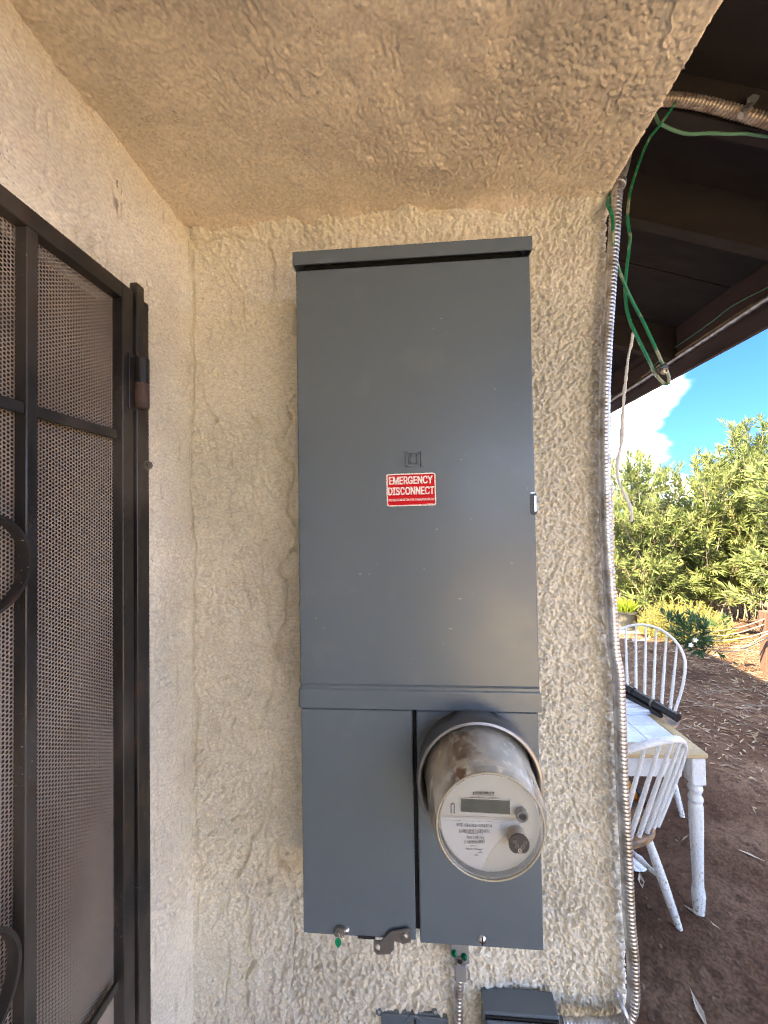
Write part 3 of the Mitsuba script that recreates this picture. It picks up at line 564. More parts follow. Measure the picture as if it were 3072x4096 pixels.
# flexible conduit up the right edge of the wall
fc1 = thing('flexible_conduit', 'silver flexible metal conduit running up the right edge of the stucco wall', 'conduit')
pts = [(2250, 4100, .722), (2330, 4103, .726), (2440, 4100, .732), (2500, 4085, .736), (2527, 4040, .738), (2534, 3960, .738), (2532, 3850, .737), (2517, 3680, .736), (2506, 3436, .735), (2488, 3112, .734), (2473, 2706, .734), (2455, 2600, .735), (2445, 2447, .736),
       (2421, 2085, .737), (2415, 1724, .738), (2427, 1362, .738), (2438, 1200, .738), (2448, 1050, .738), (2458, 920, .737), (2463, 820, .735), (2472, 740, .739), (2486, 690, .748), (2500, 640, .80), (2505, 600, .88)]
obj('armor', flex([aty(*p) for p in pts], .0098, .0068), 'm_flex', fc1, 30)
k = obj('strap', tube(spline([aty(2462, 3962, .742), aty(2472, 3985, .738), aty(2490, 4030, .727), aty(2505, 4065, .722), aty(2512, 4110, .724)], 24), .0042, 8), 'm_zinc', fc1, 30, 'galvanised one-hole conduit strap')
obj('screw', lathe([(0, .002), (.003, .0016), (.0042, 0)], tuple(aty(2468, 3976, .7365)), AX, 16), 'm_chrome', k, 40)
obj('connector', lathe([(.0, 0), (.0125, 0), (.0140, .004), (.0140, .012), (.0118, .014), (.0118, .022), (0, .022)], (.2302, .727, .8215), (1, 0, 0), 30), 'm_cast', fc1, 30)
obj('coupling', lathe([(.0100, 0), (.0118, .001), (.0118, .010), (.0100, .011)], aty(2474, 745, .739), (aty(2486, 690, .748)-aty(2472, 740, .739)), 28), 'm_zinc', fc1, 30)
fc2 = thing('flexible_conduit', 'copper toned flexible conduit strapped along the dark eave rafter', 'conduit')
cpts = [(2440, 452, .93), (2520, 408, .945), (2600, 392, .965), (2700, 398, .970), (2800, 412, .970), (2900, 436, .970), (2990, 462, .968), (3080, 488, .965), (3200, 525, .962)]
obj('armor', flex([aty(*p) for p in cpts], .0128, .0082, .17, 20, 10), 'm_flex_copper', fc2, 30)
cs_ = aty(2985, 445, .955)
k = obj('strap', cat([tube(spline([aty(2962, 462, .950), aty(2985, 440, .952), aty(2998, 425, .960)], 16), .0075, 8), extr(px_poly([(2985, 425), (2990, 390), (3015, 375), (3040, 382), (3030, 402), (3010, 425)], .972), .002, (0, .974, 0))]), 'm_zinc', fc2, 30, 'galvanised conduit strap on the rafter')
fc3 = thing('flexible_conduit', 'thin silver flexible conduit running along the inside of the fascia', 'conduit')
def fas(px, py, dx=.0): p = atx(px, py, XF-.02-dx); return p
obj('armor', flex([fas(3150, 1142, .012), fas(3072, 1192, .012), fas(2850, 1338, .012), fas(2660, 1462, .012), fas(2560, 1530, .012), fas(2459, 1593, .012), fas(2420, 1622, .012)], .0098, .0075, .10), 'm_flex', fc3, 30)
wsn = thing('wood_strip', 'thin bare wood strip above the conduit on the fascia', 'wood strip')
a, b = fas(3020, 1213, .006), fas(2570, 1508, .006); obj('strip', tube(np.linspace(a, b, 20), .0055, 6), 'm_strip', wsn)
prin('m_strip', (.34, .24, .16), .7)

# ------------------------------------------------------------------ green wires, clamp, cord
def green(p, n, uv): return MX((.010, .19, .085), (.30, .34, .24), SS(.52, .68, FB(p.x*35, p.y*35, p.z*26, 3)))
prin('m_green_wire', mikit.proc(green), .3, specular=.5); prin('m_green_dusty', (.09, .22, .14), .45)
gw = thing('ground_wire', 'bright green insulated wire hanging in a loop beside the wall edge', 'wire')
gpts = [(2700, 412, .955), (2690, 428, .95), (2640, 500, .93), (2600, 550, .91), (2580, 590, .90), (2550, 670, .87), (2525, 750, .84), (2512, 830, .81), (2510, 880, .80), (2516, 920, .80), (2521, 950, .79), (2512, 1030, .79), (2504, 1100, .79), (2500, 1160, .79), (2506, 1230, .79), (2520, 1285, .79), (2545, 1340, .79), (2580, 1410, .79), (2600, 1450, .79), (2622, 1496, .79), (2650, 1528, .79),
        (2662, 1537, .79), (2673, 1536, .787), (2676, 1520, .784), (2668, 1488, .781), (2655, 1466, .78), (2640, 1432, .78), (2605, 1355, .78), (2560, 1262, .78), (2520, 1185, .775), (2488, 1110, .765), (2470, 1060, .752), (2460, 1020, .738), (2452, 975, .730), (2450, 930, .728), (2452, 895, .728), (2444, 850, .730), (2430, 822, .735), (2436, 790, .742), (2440, 770, .76)]
obj('insulation', tube(spline([aty(*p) for p in gpts], 260), .0029, 10), 'm_green_wire', gw, True)
gw2 = thing('ground_wire', 'dusty green wire crossing the eave below the copper toned conduit', 'wire')
obj('insulation', tube(spline([aty(*p) for p in [(2606, 400, .95), (2612, 430, .95), (2625, 470, .95), (2640, 495, .95), (2680, 515, .96), (2740, 534, .97), (2850, 533, .99), (2950, 535, 1.0), (3072, 546, 1.0), (3150, 552, 1.0)]], 80), .0036, 10), 'm_green_dusty', gw2, True)
gw3 = thing('ground_wire', 'thin green wire stapled along the inside of the fascia', 'wire')
obj('insulation', tube(spline([fas(*p, .004) for p in [(3150, 1100), (3066, 1152), (2990, 1190), (2920, 1230), (2850, 1285), (2780, 1335), (2700, 1390), (2640, 1440), (2565, 1515), (2520, 1548), (2459, 1583), (2430, 1600)]], 90), .0027, 8), 'm_green_dusty', gw3, True)
cl = thing('wire_clamp', 'small bronze split bolt clamp on the green wire loop', 'clamp')
p0 = aty(2654, 1487, .776)
obj('body', orient(cbox(-.0085, .0085, -.006, .006, -.0065, .0065, .002), aty(2648, 1474, .782), RIGHT*.9+UP*.45, -FWD), 'm_port', cl)
prin('m_bronze', (.45, .36, .24), .35, metallic=.8)
obj('nut', lathe([(0, 0), (.0058, 0), (.0060, .004), (.0052, .006), (.0030, .0064), (.0026, .004), (0, .004)], p0, -FWD, 28), 'm_bronze', cl, 40, 'round bronze nut of the clamp')
obj('bolt_end', rod(aty(2630, 1464, .785), aty(2640, 1470, .785), .0035), 'm_bronze', cl, 40)
prin('m_cord', (.62, .62, .60), .8)
cd = thing('cord', 'frayed white cord hanging loose beyond the wall edge', 'cord')
cpath = [(2532, 1332), (2526, 1375), (2515, 1420), (2507, 1480), (2502, 1530), (2498, 1560), (2492, 1650), (2489, 1700), (2488, 1750), (2482, 1790), (2470, 1850), (2470, 1900), (2484, 1945), (2505, 1990), (2522, 2030), (2527, 2060), (2524, 2086)]
cp_ = spline([aty(x, y, .90) for x, y in cpath], 120); rr = .0024+.0011*np.abs(gn((120,), 2, 71))
obj('strand', tube(cp_, rr, 8), 'm_cord', cd, 40)

# ------------------------------------------------------------------ table, chairs and what lies on and under them
def old_white(p, n, uv):
    c = MX((.74, .74, .73), (.60, .60, .58), FB(p.x*18, p.y*18, p.z*8, 3))
    wear = SS(.60, .72, FB(p.x*120, p.y*120, p.z*60, 3))
    low = SS(.55, .0, p.z)
    c = MX(c, (.30, .25, .20), wear*(.15+.85*low))
    return MX(c, (.16, .12, .10), SS(.66, .8, N(p.x*400, p.y*400, p.z*300))*(.25+.6*low)*.8)
prin('m_old_white', mikit.proc(old_white), .5, specular=.4)
prin('m_pine', mikit.proc(lambda p, n, uv: MX((.52, .40, .22), (.36, .26, .13), FB(p.x*5, p.y*60, p.z*60, 3))), .5)
prin('m_pine_long', mikit.proc(lambda p, n, uv: MX((.52, .40, .22), (.36, .26, .13), FB(p.x*60, p.y*5, p.z*60, 3))), .5)
prin('m_tile', mikit.proc(lambda p, n, uv: MX((.62, .68, .76), (.50, .55, .60), SS(.4, .7, FB(p.x*16, p.y*16, p.z, 3)))*(.92+.16*N(p.x*160, p.y*160, 0))), .35, specular=.5)
prin('m_grout', (.14, .15, .16), .9)
prin('m_seat', mikit.proc(lambda p, n, uv: MX((.30, .17, .075), (.11, .075, .05), SS(.40, .66, FB(p.x*14, p.y*14, p.z*30, 3))+.25*SS(.0, 1., n.z))), .55)
tb = thing('table', 'weathered white table with pine edge and blue white tiled top', 'table')
TR, TF, TW, TD, TZ = 1.2100, 1.792, .92, .78, .7015
def tl(m):                                   # local table frame: x from the right edge leftwards is negative, y from the front edge
    R_ = trimesh.transformations.rotation_matrix(math.radians(2.0), [0, 0, 1]); m = m.copy(); m.apply_transform(R_); m.apply_translation([TR, TF, 0]); return m
def place(name, m, mt, parent, smooth=False, **k): return obj(name, tl(m), mt, parent, smooth, **k)
place('edge', cbox(-TW, 0, 0, .085, TZ-.024, TZ, .006), 'm_pine', tb); place('edge', cbox(-.048, 0, .086, TD, TZ-.024, TZ, .006), 'm_pine_long', tb)
place('edge', cbox(-TW, -.049, TD-.085, TD, TZ-.024, TZ, .006), 'm_pine', tb); place('edge', cbox(-TW, -TW+.048, .086, TD-.086, TZ-.024, TZ, .006), 'm_pine_long', tb)
place('bed', tbox(-TW+.049, -.049, .086, TD-.086, TZ-.022, TZ-.0035), 'm_grout', tb)
for i in range(5):
    for j in range(4):
        x1, y0 = -.0505-i*.1365-.0, .0875+j*.1540
        place('tile', cbox(x1-.1335, x1, y0, y0+.1505, TZ-.010, TZ-.0006, .0012), 'm_tile', tb)
place('apron', cbox(-TW+.09, -.090, .034, .052, TZ-.118, TZ-.025, .002), 'm_old_white', tb); place('apron', cbox(-.052, -.034, .088, TD-.09, TZ-.118, TZ-.025, .002), 'm_old_white', tb)
place('apron', cbox(-TW+.09, -.090, TD-.05, TD-.032, TZ-.118, TZ-.025, .002), 'm_old_white', tb); place('apron', cbox(-TW+.034, -TW+.052, .088, TD-.09, TZ-.118, TZ-.025, .002), 'm_old_white', tb)
lprof = [(0, 0), (.016, 0), (.020, .004), (.0215, .03), (.0255, .075), (.0268, .095), (.0245, .112), (.0215, .128), (.0210, .150), (.0222, .20), (.0255, .33), (.0277, .41), (.0280, .446), (.0285, .450), (.0280, .454), (.0283, .472), (.0255, .482), (.0232, .488), (.0285, .497), (.0292, .506), (.0240, .516), (.0210, .524), (.0218, .530), (.0270, .538), (.0288, .548), (.0270, .557), (.0225, .563), (.0240, .568), (.0240, .575), (0, .575)]
for x, y in ((-.036, .036), (-TW+.036, .036), (-.036, TD-.036), (-TW+.036, TD-.036)):
    gz = 0.0
    turned = lathe([(r*.96, h*(.985)) for r, h in lprof], (x, y, gz), (0, 0, 1), 32); block = cbox(x-.0285, x+.0285, y-.0285, y+.0285, .563, TZ-.0245, .004)
    lg = place('leg', turned, 'm_old_white', tb, 50); place('block', block, 'm_old_white', lg)
prin('m_plank', mikit.proc(lambda p, n, uv: MX((.60, .66, .74), (.40, .42, .44), SS(.42, .7, FB(p.x*7, p.y*90, p.z*90, 3)))), .5)
pk = thing('plank', 'grey white weathered plank lying on the far half of the table', 'plank'); place('board', cbox(-.75, -.018, .335, .62, TZ+.0004, TZ+.024, .003), 'm_plank', pk)
prin('m_black_tube', (.010, .011, .013), .38, specular=.5); prin('m_strap', (.16, .14, .12), .7)
ut = thing('pole', 'black folded pole with a buckle lying across the table corner', 'pole')
u0, u1 = atz(*(2440+.381*150-40, 2350+.381*1045-24), .775), atz(2440+.381*705, 2350+.381*1362, .742); ud = (u1-u0)/np.linalg.norm(u1-u0)
obj('tube', tube(np.linspace(u0, u1, 8), .0195, 20), 'm_black_tube', ut, 40)
obj('end_cap', tube(np.linspace(u1-ud*.012, u1+ud*.004, 4), .0212, 20), 'm_black_tube', ut, 40)
lo = np.array([-.012, -.008, -.030]); obj('lower_tube', tube(np.linspace(u0+lo, u0+(u1-u0)*.80+lo, 8), np.r_[np.full(7, .015), .012], 16), 'm_black_tube', ut, 40)
q = u0+(u1-u0)*.66; obj('strap', tube(np.linspace(q-ud*.006, q+ud*.006, 3), .0225, 20, False), 'm_strap', ut, 40)
q = u0+(u1-u0)*.30; obj('buckle', tube(np.linspace(q-ud*.012, q+ud*.014, 3)+np.array([0, -.004, .003]), .0225, 12), 'm_black_plastic', ut, 40)

def windsor(name, label, pos, deg, zg, top=.905):
    c = thing(name, label, 'chair', 'white spindle back chairs at the table')
    M = trimesh.transformations.rotation_matrix(math.radians(deg), [0, 0, 1]); M[:3, 3] = [*pos, zg]
    def put(n_, m, mt, smooth=40, parent=None, **k): m = m.copy(); m.apply_transform(M); return obj(n_, m, mt, parent or c, smooth, **k)
    zs_ = .450-zg
    pts = [(.205*math.copysign(abs(math.cos(a))**.75, math.cos(a)), .195*math.copysign(abs(math.sin(a))**.8, math.sin(a))) for a in np.linspace(0, 2*np.pi, 48, endpoint=False)]
    sp = Polygon(pts); P = []
    for d_, z in ((-.010, zs_-.030), (0, zs_-.022), (0, zs_-.006), (-.006, zs_)): P += [(x, y, z) for x, y in sp.buffer(d_).exterior.coords[:-1]]
    put('seat', hull(P), 'm_seat', 40)
    lean = .145; H_ = top-.450
    def back(x, t): return np.array([x, -.165 - .012*math.cos(x/.2*1.4) + .9*x*x - lean*t, zs_ + H_*t])
    # steam-bent hoop
    B_ = []
    for a in np.linspace(-1, 1, 61):
        th = a*1.42+math.pi/2; t = (.60+.40*math.sin(th)) if abs(a) < .70 else None
        B_.append((a, t))
    prof = np.array([(math.copysign(min(1, abs(x_))*1, x_)*w_, t_, 0) for x_, w_, t_ in [(-1, .168+.057*math.sin(min(1, q/.62)*math.pi/2), q) for q in np.linspace(0, .60, 22)] + [(math.cos(a)*-1, .225, .60+.40*math.sin(a)) for a in np.linspace(.04, math.pi-.04, 46)] + [(1, .168+.057*math.sin(min(1, q/.62)*math.pi/2), q) for q in np.linspace(.60, 0, 22)]])
    path = np.array([back(x, t) for x, t, _ in prof]); tg, nn, bb = frames(path)
    V = []; ny = np.array([0, -1, -.30]); ny = ny/np.linalg.norm(ny)
    for i in range(len(path)):
        e1 = np.cross(tg[i], ny); e1 /= np.linalg.norm(e1)
        for a in np.arange(10)*2*np.pi/10: V.append(path[i] + e1*.0085*np.sign(math.cos(a))*abs(math.cos(a))**.6 + ny*.0125*np.sign(math.sin(a))*abs(math.sin(a))**.6)
    n = len(path); f = []
    for i in range(n-1):
        for a in range(10): b = (a+1) % 10; f += [(i*10+a, i*10+b, i*10+10+b), (i*10+a, i*10+10+b, i*10+10+a)]
    f += [(0, a+1, a) for a in range(1, 9)] + [((n-1)*10, (n-1)*10+a, (n-1)*10+a+1) for a in range(1, 9)]
    m = trimesh.Trimesh(np.array(V), f, process=False); m.fix_normals(); put('bow', m, 'm_old_white', 50)
    for k in np.arange(-3, 4):
        xb, xt = k*.0480, k*.0605; i = np.argmin(np.abs(prof[:, 0]-xt) + (prof[:, 1] < .5)*9); tt = prof[i, 1]
        a, b = back(xb, 0)+[0, .004, -.008], back(xt, tt)+[0, 0, -.004]; a_ = np.linspace(0, 1, 8)[:, None]
        put('spindle', tube(a*(1-a_)+b*a_, np.array([.0085, .0092, .0095, .0090, .0082, .0075, .0068, .0060]), 10), 'm_old_white')
    feet = {(1, -1): ((.115, -.145), (.262, -.150)), (-1, -1): ((-.115, -.145), (-.235, -.205)), (1, 1): ((.125, .125), (.225, .19)), (-1, 1): ((-.125, .125), (-.225, .19))}
    mid = {}
    for s, (tp_, ft) in feet.items():
        a, b = np.array([*tp_, zs_-.024]), np.array([*ft, 0.0 if zg == 0 else 0.0]); k = np.linspace(0, 1, 9)[:, None]; mid[s] = a*.52+b*.48
        put('leg', tube(a*(1-k)+b*k, np.array([.0135, .0155, .0172, .0180, .0180, .0172, .0160, .0145, .0125]), 14), 'm_old_white')
    for sx_ in (-1, 1): put('stretcher', tube(np.linspace(mid[(sx_, -1)], mid[(sx_, 1)], 7), np.array([.008, .0095, .0112, .0120, .0112, .0095, .008]), 10), 'm_old_white')
    put('stretcher', tube(np.linspace((mid[(-1, -1)]+mid[(-1, 1)])/2, (mid[(1, -1)]+mid[(1, 1)])/2, 7), .0100, 10), 'm_old_white')
    return c
windsor('chair', 'white spindle back chair with bare wood seat in front of the table', (.748, 1.805), 19, .02)
windsor('chair', 'white hoop back chair standing beyond the far end of the table', (1.411, 2.70), 143, .0, .935)
prin('m_tote', mikit.proc(lambda p, n, uv: MX((.34, .13, .030), (.16, .06, .025), SS(.4, .7, FB(p.x*20, p.y*20, p.z*20, 3)))), .6); prin('m_tote_dark', (.022, .024, .028), .6); prin('m_tote_yellow', (.48, .22, .015), .5)
to = thing('tool_tote', 'open orange and black tool tote on the dirt under the table', 'tool tote')
obj('body', cat([cbox(.93, 1.245, 2.26, 2.268, .005, .115, .002), cbox(.93, 1.245, 2.50, 2.508, .005, .115, .002), cbox(1.237, 1.245, 2.269, 2.499, .005, .115, .002), cbox(.93, .938, 2.269, 2.499, .005, .115, .002), tbox(.94, 1.236, 2.27, 2.498, .006, .014)]), 'm_tote', to)
obj('rim', cat([cbox(.922, 1.253, 2.252, 2.272, .116, .134, .003), cbox(.922, 1.253, 2.496, 2.516, .116, .134, .003), cbox(1.236, 1.253, 2.273, 2.495, .116, .134, .003), cbox(.922, .939, 2.273, 2.495, .116, .134, .003)]), 'm_tote_dark', to)
obj('back_board', cbox(.95, 1.16, 2.44, 2.452, .02, .262, .003), 'm_tote_dark', to)
obj('divider', hull([(x, y, z) for y in (2.40, 2.408) for x, z in ((1.11, .10), (1.225, .10), (1.225, .135), (1.17, .235), (1.12, .16))]), 'm_tote_yellow', to)
prin('m_scrap', (.70, .72, .76), .3)
r_ = np.random.default_rng(5); sp_ = trimesh.creation.icosphere(3, .05); v = sp_.vertices; v = v*[1, 1, .45]*(1+ .8*(meshkit.fbm(v*40+3, 3, 5)-.5)[:, None]); sp_.vertices = v + [1.03, 2.06, .030]
tag(obj('plastic_scrap', sp_, 'm_scrap', None, False), 'crumpled white plastic scrap on the dirt behind the chair leg', 'plastic scrap')

# ------------------------------------------------------------------ foliage
def leaves(pos, dirs, length, width, nrm=None, fold=.25, droop=.15, rng=None):
    """lance-shaped leaves: 4 triangles each, folded along the midrib"""
    n = len(pos); dirs = dirs/np.linalg.norm(dirs, axis=1, keepdims=True)
    up = rng.standard_normal((n, 3))*.5 + [0, 0, 1] if nrm is None else nrm
    s = np.cross(dirs, up); s /= np.linalg.norm(s, axis=1, keepdims=True)+1e-9; u = np.cross(s, dirs)
    L, W = length[:, None], width[:, None]
    mid = pos + dirs*L*.45; c = mid - u*W*fold
    tip = pos + dirs*L - u*L*droop
    V = np.stack([pos, mid - s*W, c, mid + s*W, tip], 1).reshape(-1, 3); o = (np.arange(n)*5)[:, None, None]
    f = o + np.array([[0, 2, 1], [0, 3, 2], [1, 2, 4], [2, 3, 4]])[None]
    return trimesh.Trimesh(V, f.reshape(-1, 3), process=False)
def leafmat(k, rough=.4):
    scene[k] = {'type': 'twosided', 'bsdf': {'type': 'principled', 'base_color': VC, 'roughness': rough, 'specular': .5}}
    scene[k] = {'type': 'principledthin', 'base_color': VC, 'roughness': rough, 'diff_trans': .8, 'spec_trans': 0.0}
leafmat('m_leaf', .32); leafmat('m_needle', .5)
scene['m_litter'] = {'type': 'twosided', 'bsdf': {'type': 'principled', 'base_color': VC, 'roughness': .7, 'specular': .25}}
prin('m_bark', mikit.proc(lambda p, n, uv: MX((.24, .20, .15), (.15, .12, .09), FB(p.x*40, p.y*40, p.z*12, 3))), .8)
def sprig(rng, a, d, ln, ll, lw, whorls=7):
    """a leafy shoot: whorls of three leaves"""
    d = d/np.linalg.norm(d); e1 = np.cross(d, [0.3, .2, 1.0]); e1 /= np.linalg.norm(e1); e2 = np.cross(d, e1); P, D, L = [], [], []
    for w in range(whorls):
        t = .25 + .75*w/(whorls-1); ph = rng.uniform(0, 6.28); open_ = 1.15 - .85*t
        for k in range(3):
            a_ = ph + k*2.094 + rng.normal(0, .25); r = np.cos(a_)*e1 + np.sin(a_)*e2
            P.append(a + d*ln*t); D.append(d*(.55+.5*t) + r*open_*rng.uniform(.7, 1.15)); L.append(ll*rng.uniform(.65, 1.15)*(1-.35*max(0, t-.75)/.25))
    return np.array(P), np.array(D), np.array(L)
def shrub(name, label, base, h, rx, ry, stems, twigs, seed, ll=.150, lw=.0135, lean=(0, 0), lo=.12, group=None, hue=0.0):
    rng = np.random.default_rng(seed); k = thing(name, label, 'shrub', group); P, D, L = [], [], []; wood = []; twigw = []
    for i in range(stems):
        a = rng.uniform(0, 2*np.pi); rad = np.sqrt(rng.uniform(0, 1)); t = rng.uniform(lo, 1)
        zt = h*(lo + (1-lo)*rng.uniform(0, 1)**.75); prof = np.sqrt(max(.06, 1-(max(0, zt/h-.45)/.60)**2))
        e = np.array([base[0]+lean[0]*zt/h+rx*rad*prof*np.cos(a), base[1]+lean[1]*zt/h+ry*rad*prof*np.sin(a), zt*rng.uniform(.93, 1.07)])
        b = np.array([base[0]+.18*rx*rng.normal(), base[1]+.18*ry*rng.normal(), .0]); c = np.array([(b[0]*.6+e[0]*.4), (b[1]*.6+e[1]*.4), max(e[2]*.75, .1)])
        tt = np.linspace(0, 1, 7)[:, None]; path = (1-tt)**2*b + 2*tt*(1-tt)*c + tt**2*e
        wood.append(tube(path, np.linspace(.011, .0035, 7), 5, False))
        ed_ = path[-1]-path[-2]; ed_ /= np.linalg.norm(ed_)
        p_, d_, l_ = sprig(rng, path[-2], ed_+[0, 0, .25], .26, ll, lw, 8); P.append(p_); D.append(d_); L.append(l_)
        for j in range(twigs):
            u = rng.uniform(.22, .98); q = path[int(u*6)]*(1-(u*6 % 1)) + path[min(6, int(u*6)+1)]*(u*6 % 1)
            d2 = ed_*.5 + rng.standard_normal(3)*[.75, .75, .45] + [0, 0, .35]; d2 /= np.linalg.norm(d2); ln = rng.uniform(.16, .34)
            twigw.append(tube(np.linspace(q, q+d2*ln, 3), [.003, .0024, .0016], 4, False))
            p_, d_, l_ = sprig(rng, q, d2, ln, ll, lw, 6); P.append(p_); D.append(d_); L.append(l_)
    P, D, L = map(np.concatenate, (P, D, L)); ok = P[:, 2] > .03; P, D, L = P[ok], D[ok], L[ok]; n = len(P)
    m = leaves(P, D, L, lw*L/ll*rng.uniform(.85, 1.2, n), rng=rng)
    g = rng.uniform(0, 1, (n, 1)); old = (rng.uniform(0, 1, (n, 1)) < .05)
    col = np.array([.135, .175, .065])*(1-g) + np.array([.25, .285, .12])*g; col = np.where(old, [.25, .22, .08], col) + [hue*.03, hue*.02, 0]
    obj('trunk', cat(wood), 'm_bark', k, True); obj('twig', cat(twigw), 'm_bark', k, True, stuff=True)
    obj('foliage', m, 'm_leaf', k, False, stuff=True, color=np.repeat(col, 5, 0)); return k
GO = 'tall oleander shrubs along the back of the yard'
shrub('oleander', 'tall oleander shrub seen close to the stucco wall edge', (3.95, 7.2), 2.75, 1.05, .9, 74, 10, 101)
shrub('oleander', 'oleander shrub with the hedge gap showing cloud above it, mid distance', (4.85, 7.0), 2.65, .85, .85, 66, 10, 102, hue=.3)
shrub('oleander', 'tallest oleander shrub, its loose top standing against the blue sky', (5.55, 6.9), 3.30, .95, .9, 74, 10, 103)
shrub('oleander', 'nearest oleander shrub at the right edge of the picture', (4.95, 5.35), 3.05, .95, .8, 64, 10, 104, ll=.165, lw=.015, lo=.18)
shrub('oleander', 'oleander shrub filling the hedge behind the nearest one', (6.45, 6.6), 3.1, .9, .9, 54, 9, 105)
shrub('oleander', 'oleander shrub at the far back left of the hedge', (4.5, 9.0), 2.9, 1.3, .9, 56, 8, 106, hue=-.3)
shrub('oleander', 'oleander shrub at the far back right of the hedge', (6.8, 9.2), 3.0, 1.5, .9, 56, 8, 107, hue=-.3)
# low branches of the nearest oleander arching left, with dark leaf heads and white flowers
ob = thing('oleander_branch', 'bare oleander branches arching low to the left with dark leaf heads and a white flower', 'branch')
rng = np.random.default_rng(77); P, D, L = [], [], []
ends = [[(4.45, 4.9, .75), (3.66, 4.5, .477), (3.41, 4.5, .405), (3.13, 4.5, .374), (2.94, 4.48, .402), (2.74, 4.45, .50)], [(4.45, 4.92, .70), (3.66, 4.5, .457), (3.36, 4.5, .30), (3.13, 4.5, .30), (2.89, 4.46, .34), (2.78, 4.42, .40)], [(4.5, 4.95, .9), (3.75, 4.6, .60), (3.40, 4.55, .50), (3.1, 4.5, .47), (2.92, 4.45, .54)],
        [(4.4, 4.9, .6), (3.7, 4.55, .40), (3.3, 4.5, .265), (3.0, 4.46, .30), (2.82, 4.40, .36)], [(4.45, 4.9, .8), (3.7, 4.6, .52), (3.2, 4.52, .42), (2.86, 4.45, .46), (2.64, 4.40, .55)]]
for e in ends:
    s_ = spline(e, 22); obj('stem', tube(s_, np.linspace(.009, .004, 22), 6), 'm_bark', ob, True)
    for j in (21, 19, 17):
        d0 = s_[j]-s_[j-1]; d0 /= np.linalg.norm(d0)
        for q in range(2): p_, d_, l_ = sprig(rng, s_[j], d0*.6+rng.standard_normal(3)*.45+[0, 0, .35], .16, .125, .012, 6); P.append(p_); D.append(d_); L.append(l_)
P, D, L = map(np.concatenate, (P, D, L)); n = len(P)
obj('foliage', leaves(P, D, L, .012*L/.125, rng=rng), 'm_leaf', ob, False, stuff=True, color=np.repeat(np.array([[.055, .095, .045]])*rng.uniform(.7, 1.5, (n, 1)), 5, 0))
prin('m_petal', (.75, .76, .72), .6)
for fx, fy, fz in ((2.795, 4.36, .375), (2.83, 4.34, .43)):
    pe = np.arange(5)*1.2566; pd = np.stack([np.cos(pe), np.full(5, -.5), np.sin(pe)], 1)
    obj('flower', leaves(np.tile([[fx, fy, fz]], (5, 1)), pd, np.full(5, .030), np.full(5, .012), nrm=np.tile([[0, -1., .1]], (5, 1)), rng=rng), 'm_petal', ob, label='white oleander flower')
# low yellow-green bush
rng = np.random.default_rng(88); rb = thing('rosemary_bush', 'low yellow green bush in front of the oleander hedge', 'shrub'); P, D, L = [], [], []; wood = []
for i in range(950):
    a = rng.uniform(0, 2*np.pi); u = np.sqrt(rng.uniform(0, 1)); zz = .47*np.sqrt(max(.02, 1-u*u))*rng.uniform(.35, 1.05)
    e = np.array([3.72+.66*u*np.cos(a), 5.95+.50*u*np.sin(a), zz+.04]); b = np.array([3.72+.66*u*np.cos(a)*.55, 5.95+.5*u*np.sin(a)*.55, .01]); d = (e-b)*[1, 1, .6]+[0, 0, .10]; d /= np.linalg.norm(d)
    wood.append(tube(np.linspace(b, e, 3), [.003, .0025, .0015], 4, False))
    for w in range(12):
        t = w/11; q = e - d*.16*(1-t)
        for k in range(2): r = rng.standard_normal(3); P.append(q); D.append(d*.7+r*.55); L.append(rng.uniform(.018, .034))
P, D, L = np.array(P), np.array(D), np.array(L); n = len(P); g = rng.uniform(0, 1, (n, 1))
obj('trunk', cat(wood), 'm_bark', rb, True)
obj('foliage', leaves(P, D, L, L*.16, rng=rng), 'm_needle', rb, False, stuff=True, color=np.repeat(np.array([.21, .205, .04])*(1-g)+np.array([.33, .31, .085])*g, 5, 0))
# potted plant
pp_ = thing('potted_plant', 'black nursery pot of upright strap leaves half hidden by the wall', 'potted plant')
prin('m_pot', mikit.proc(lambda p, n, uv: MX((.022, .022, .023), (.08, .075, .07), SS(.5, .75, FB(p.x*14, p.y*14, p.z*14, 3)))), .5)
pb = np.array([3.085, 6.2, .035])
obj('pot', lathe([(0, 0), (.118, 0), (.122, .006), (.150, .245), (.158, .247), (.160, .272), (.153, .275), (.147, .272), (.140, .24), (0, .235)], pb, (0, 0, 1), 40), 'm_pot', pp_, 30)
rng = np.random.default_rng(9); n = 130; a = rng.uniform(0, 6.28, n); r = .11*np.sqrt(rng.uniform(0, 1, n)); P = np.c_[pb[0]+r*np.cos(a), pb[1]+r*np.sin(a), np.full(n, pb[2]+.24)]
D = np.c_[np.cos(a)*.45*r/.11, np.sin(a)*.45*r/.11, np.ones(n)] + rng.standard_normal((n, 3))*.12
obj('foliage', leaves(P, D, rng.uniform(.12, .26, n), np.full(n, .009), rng=rng), 'm_leaf', pp_, False, stuff=True, color=np.repeat(np.array([[.19, .24, .03]])*rng.uniform(.7, 1.3, (n, 1)), 5, 0))
prin('m_white_plastic', (.72, .72, .70), .4)
ws = thing('plant_stand', 'low white plant stand with a bent leg under the nursery pot', 'plant stand')
obj('top', cbox(2.86, 3.24, 6.03, 6.37, .018, .034, .004), 'm_white_plastic', ws)
for x, y in ((2.9, 6.08), (3.2, 6.08), (2.9, 6.32), (3.2, 6.32)): obj('leg', rod((x, y, -.02), (x, y, .018), .012), 'm_white_plastic', ws, True)
hs_ = thing('hose', 'white hose rising and looping on the ground beside the nursery pot', 'hose')
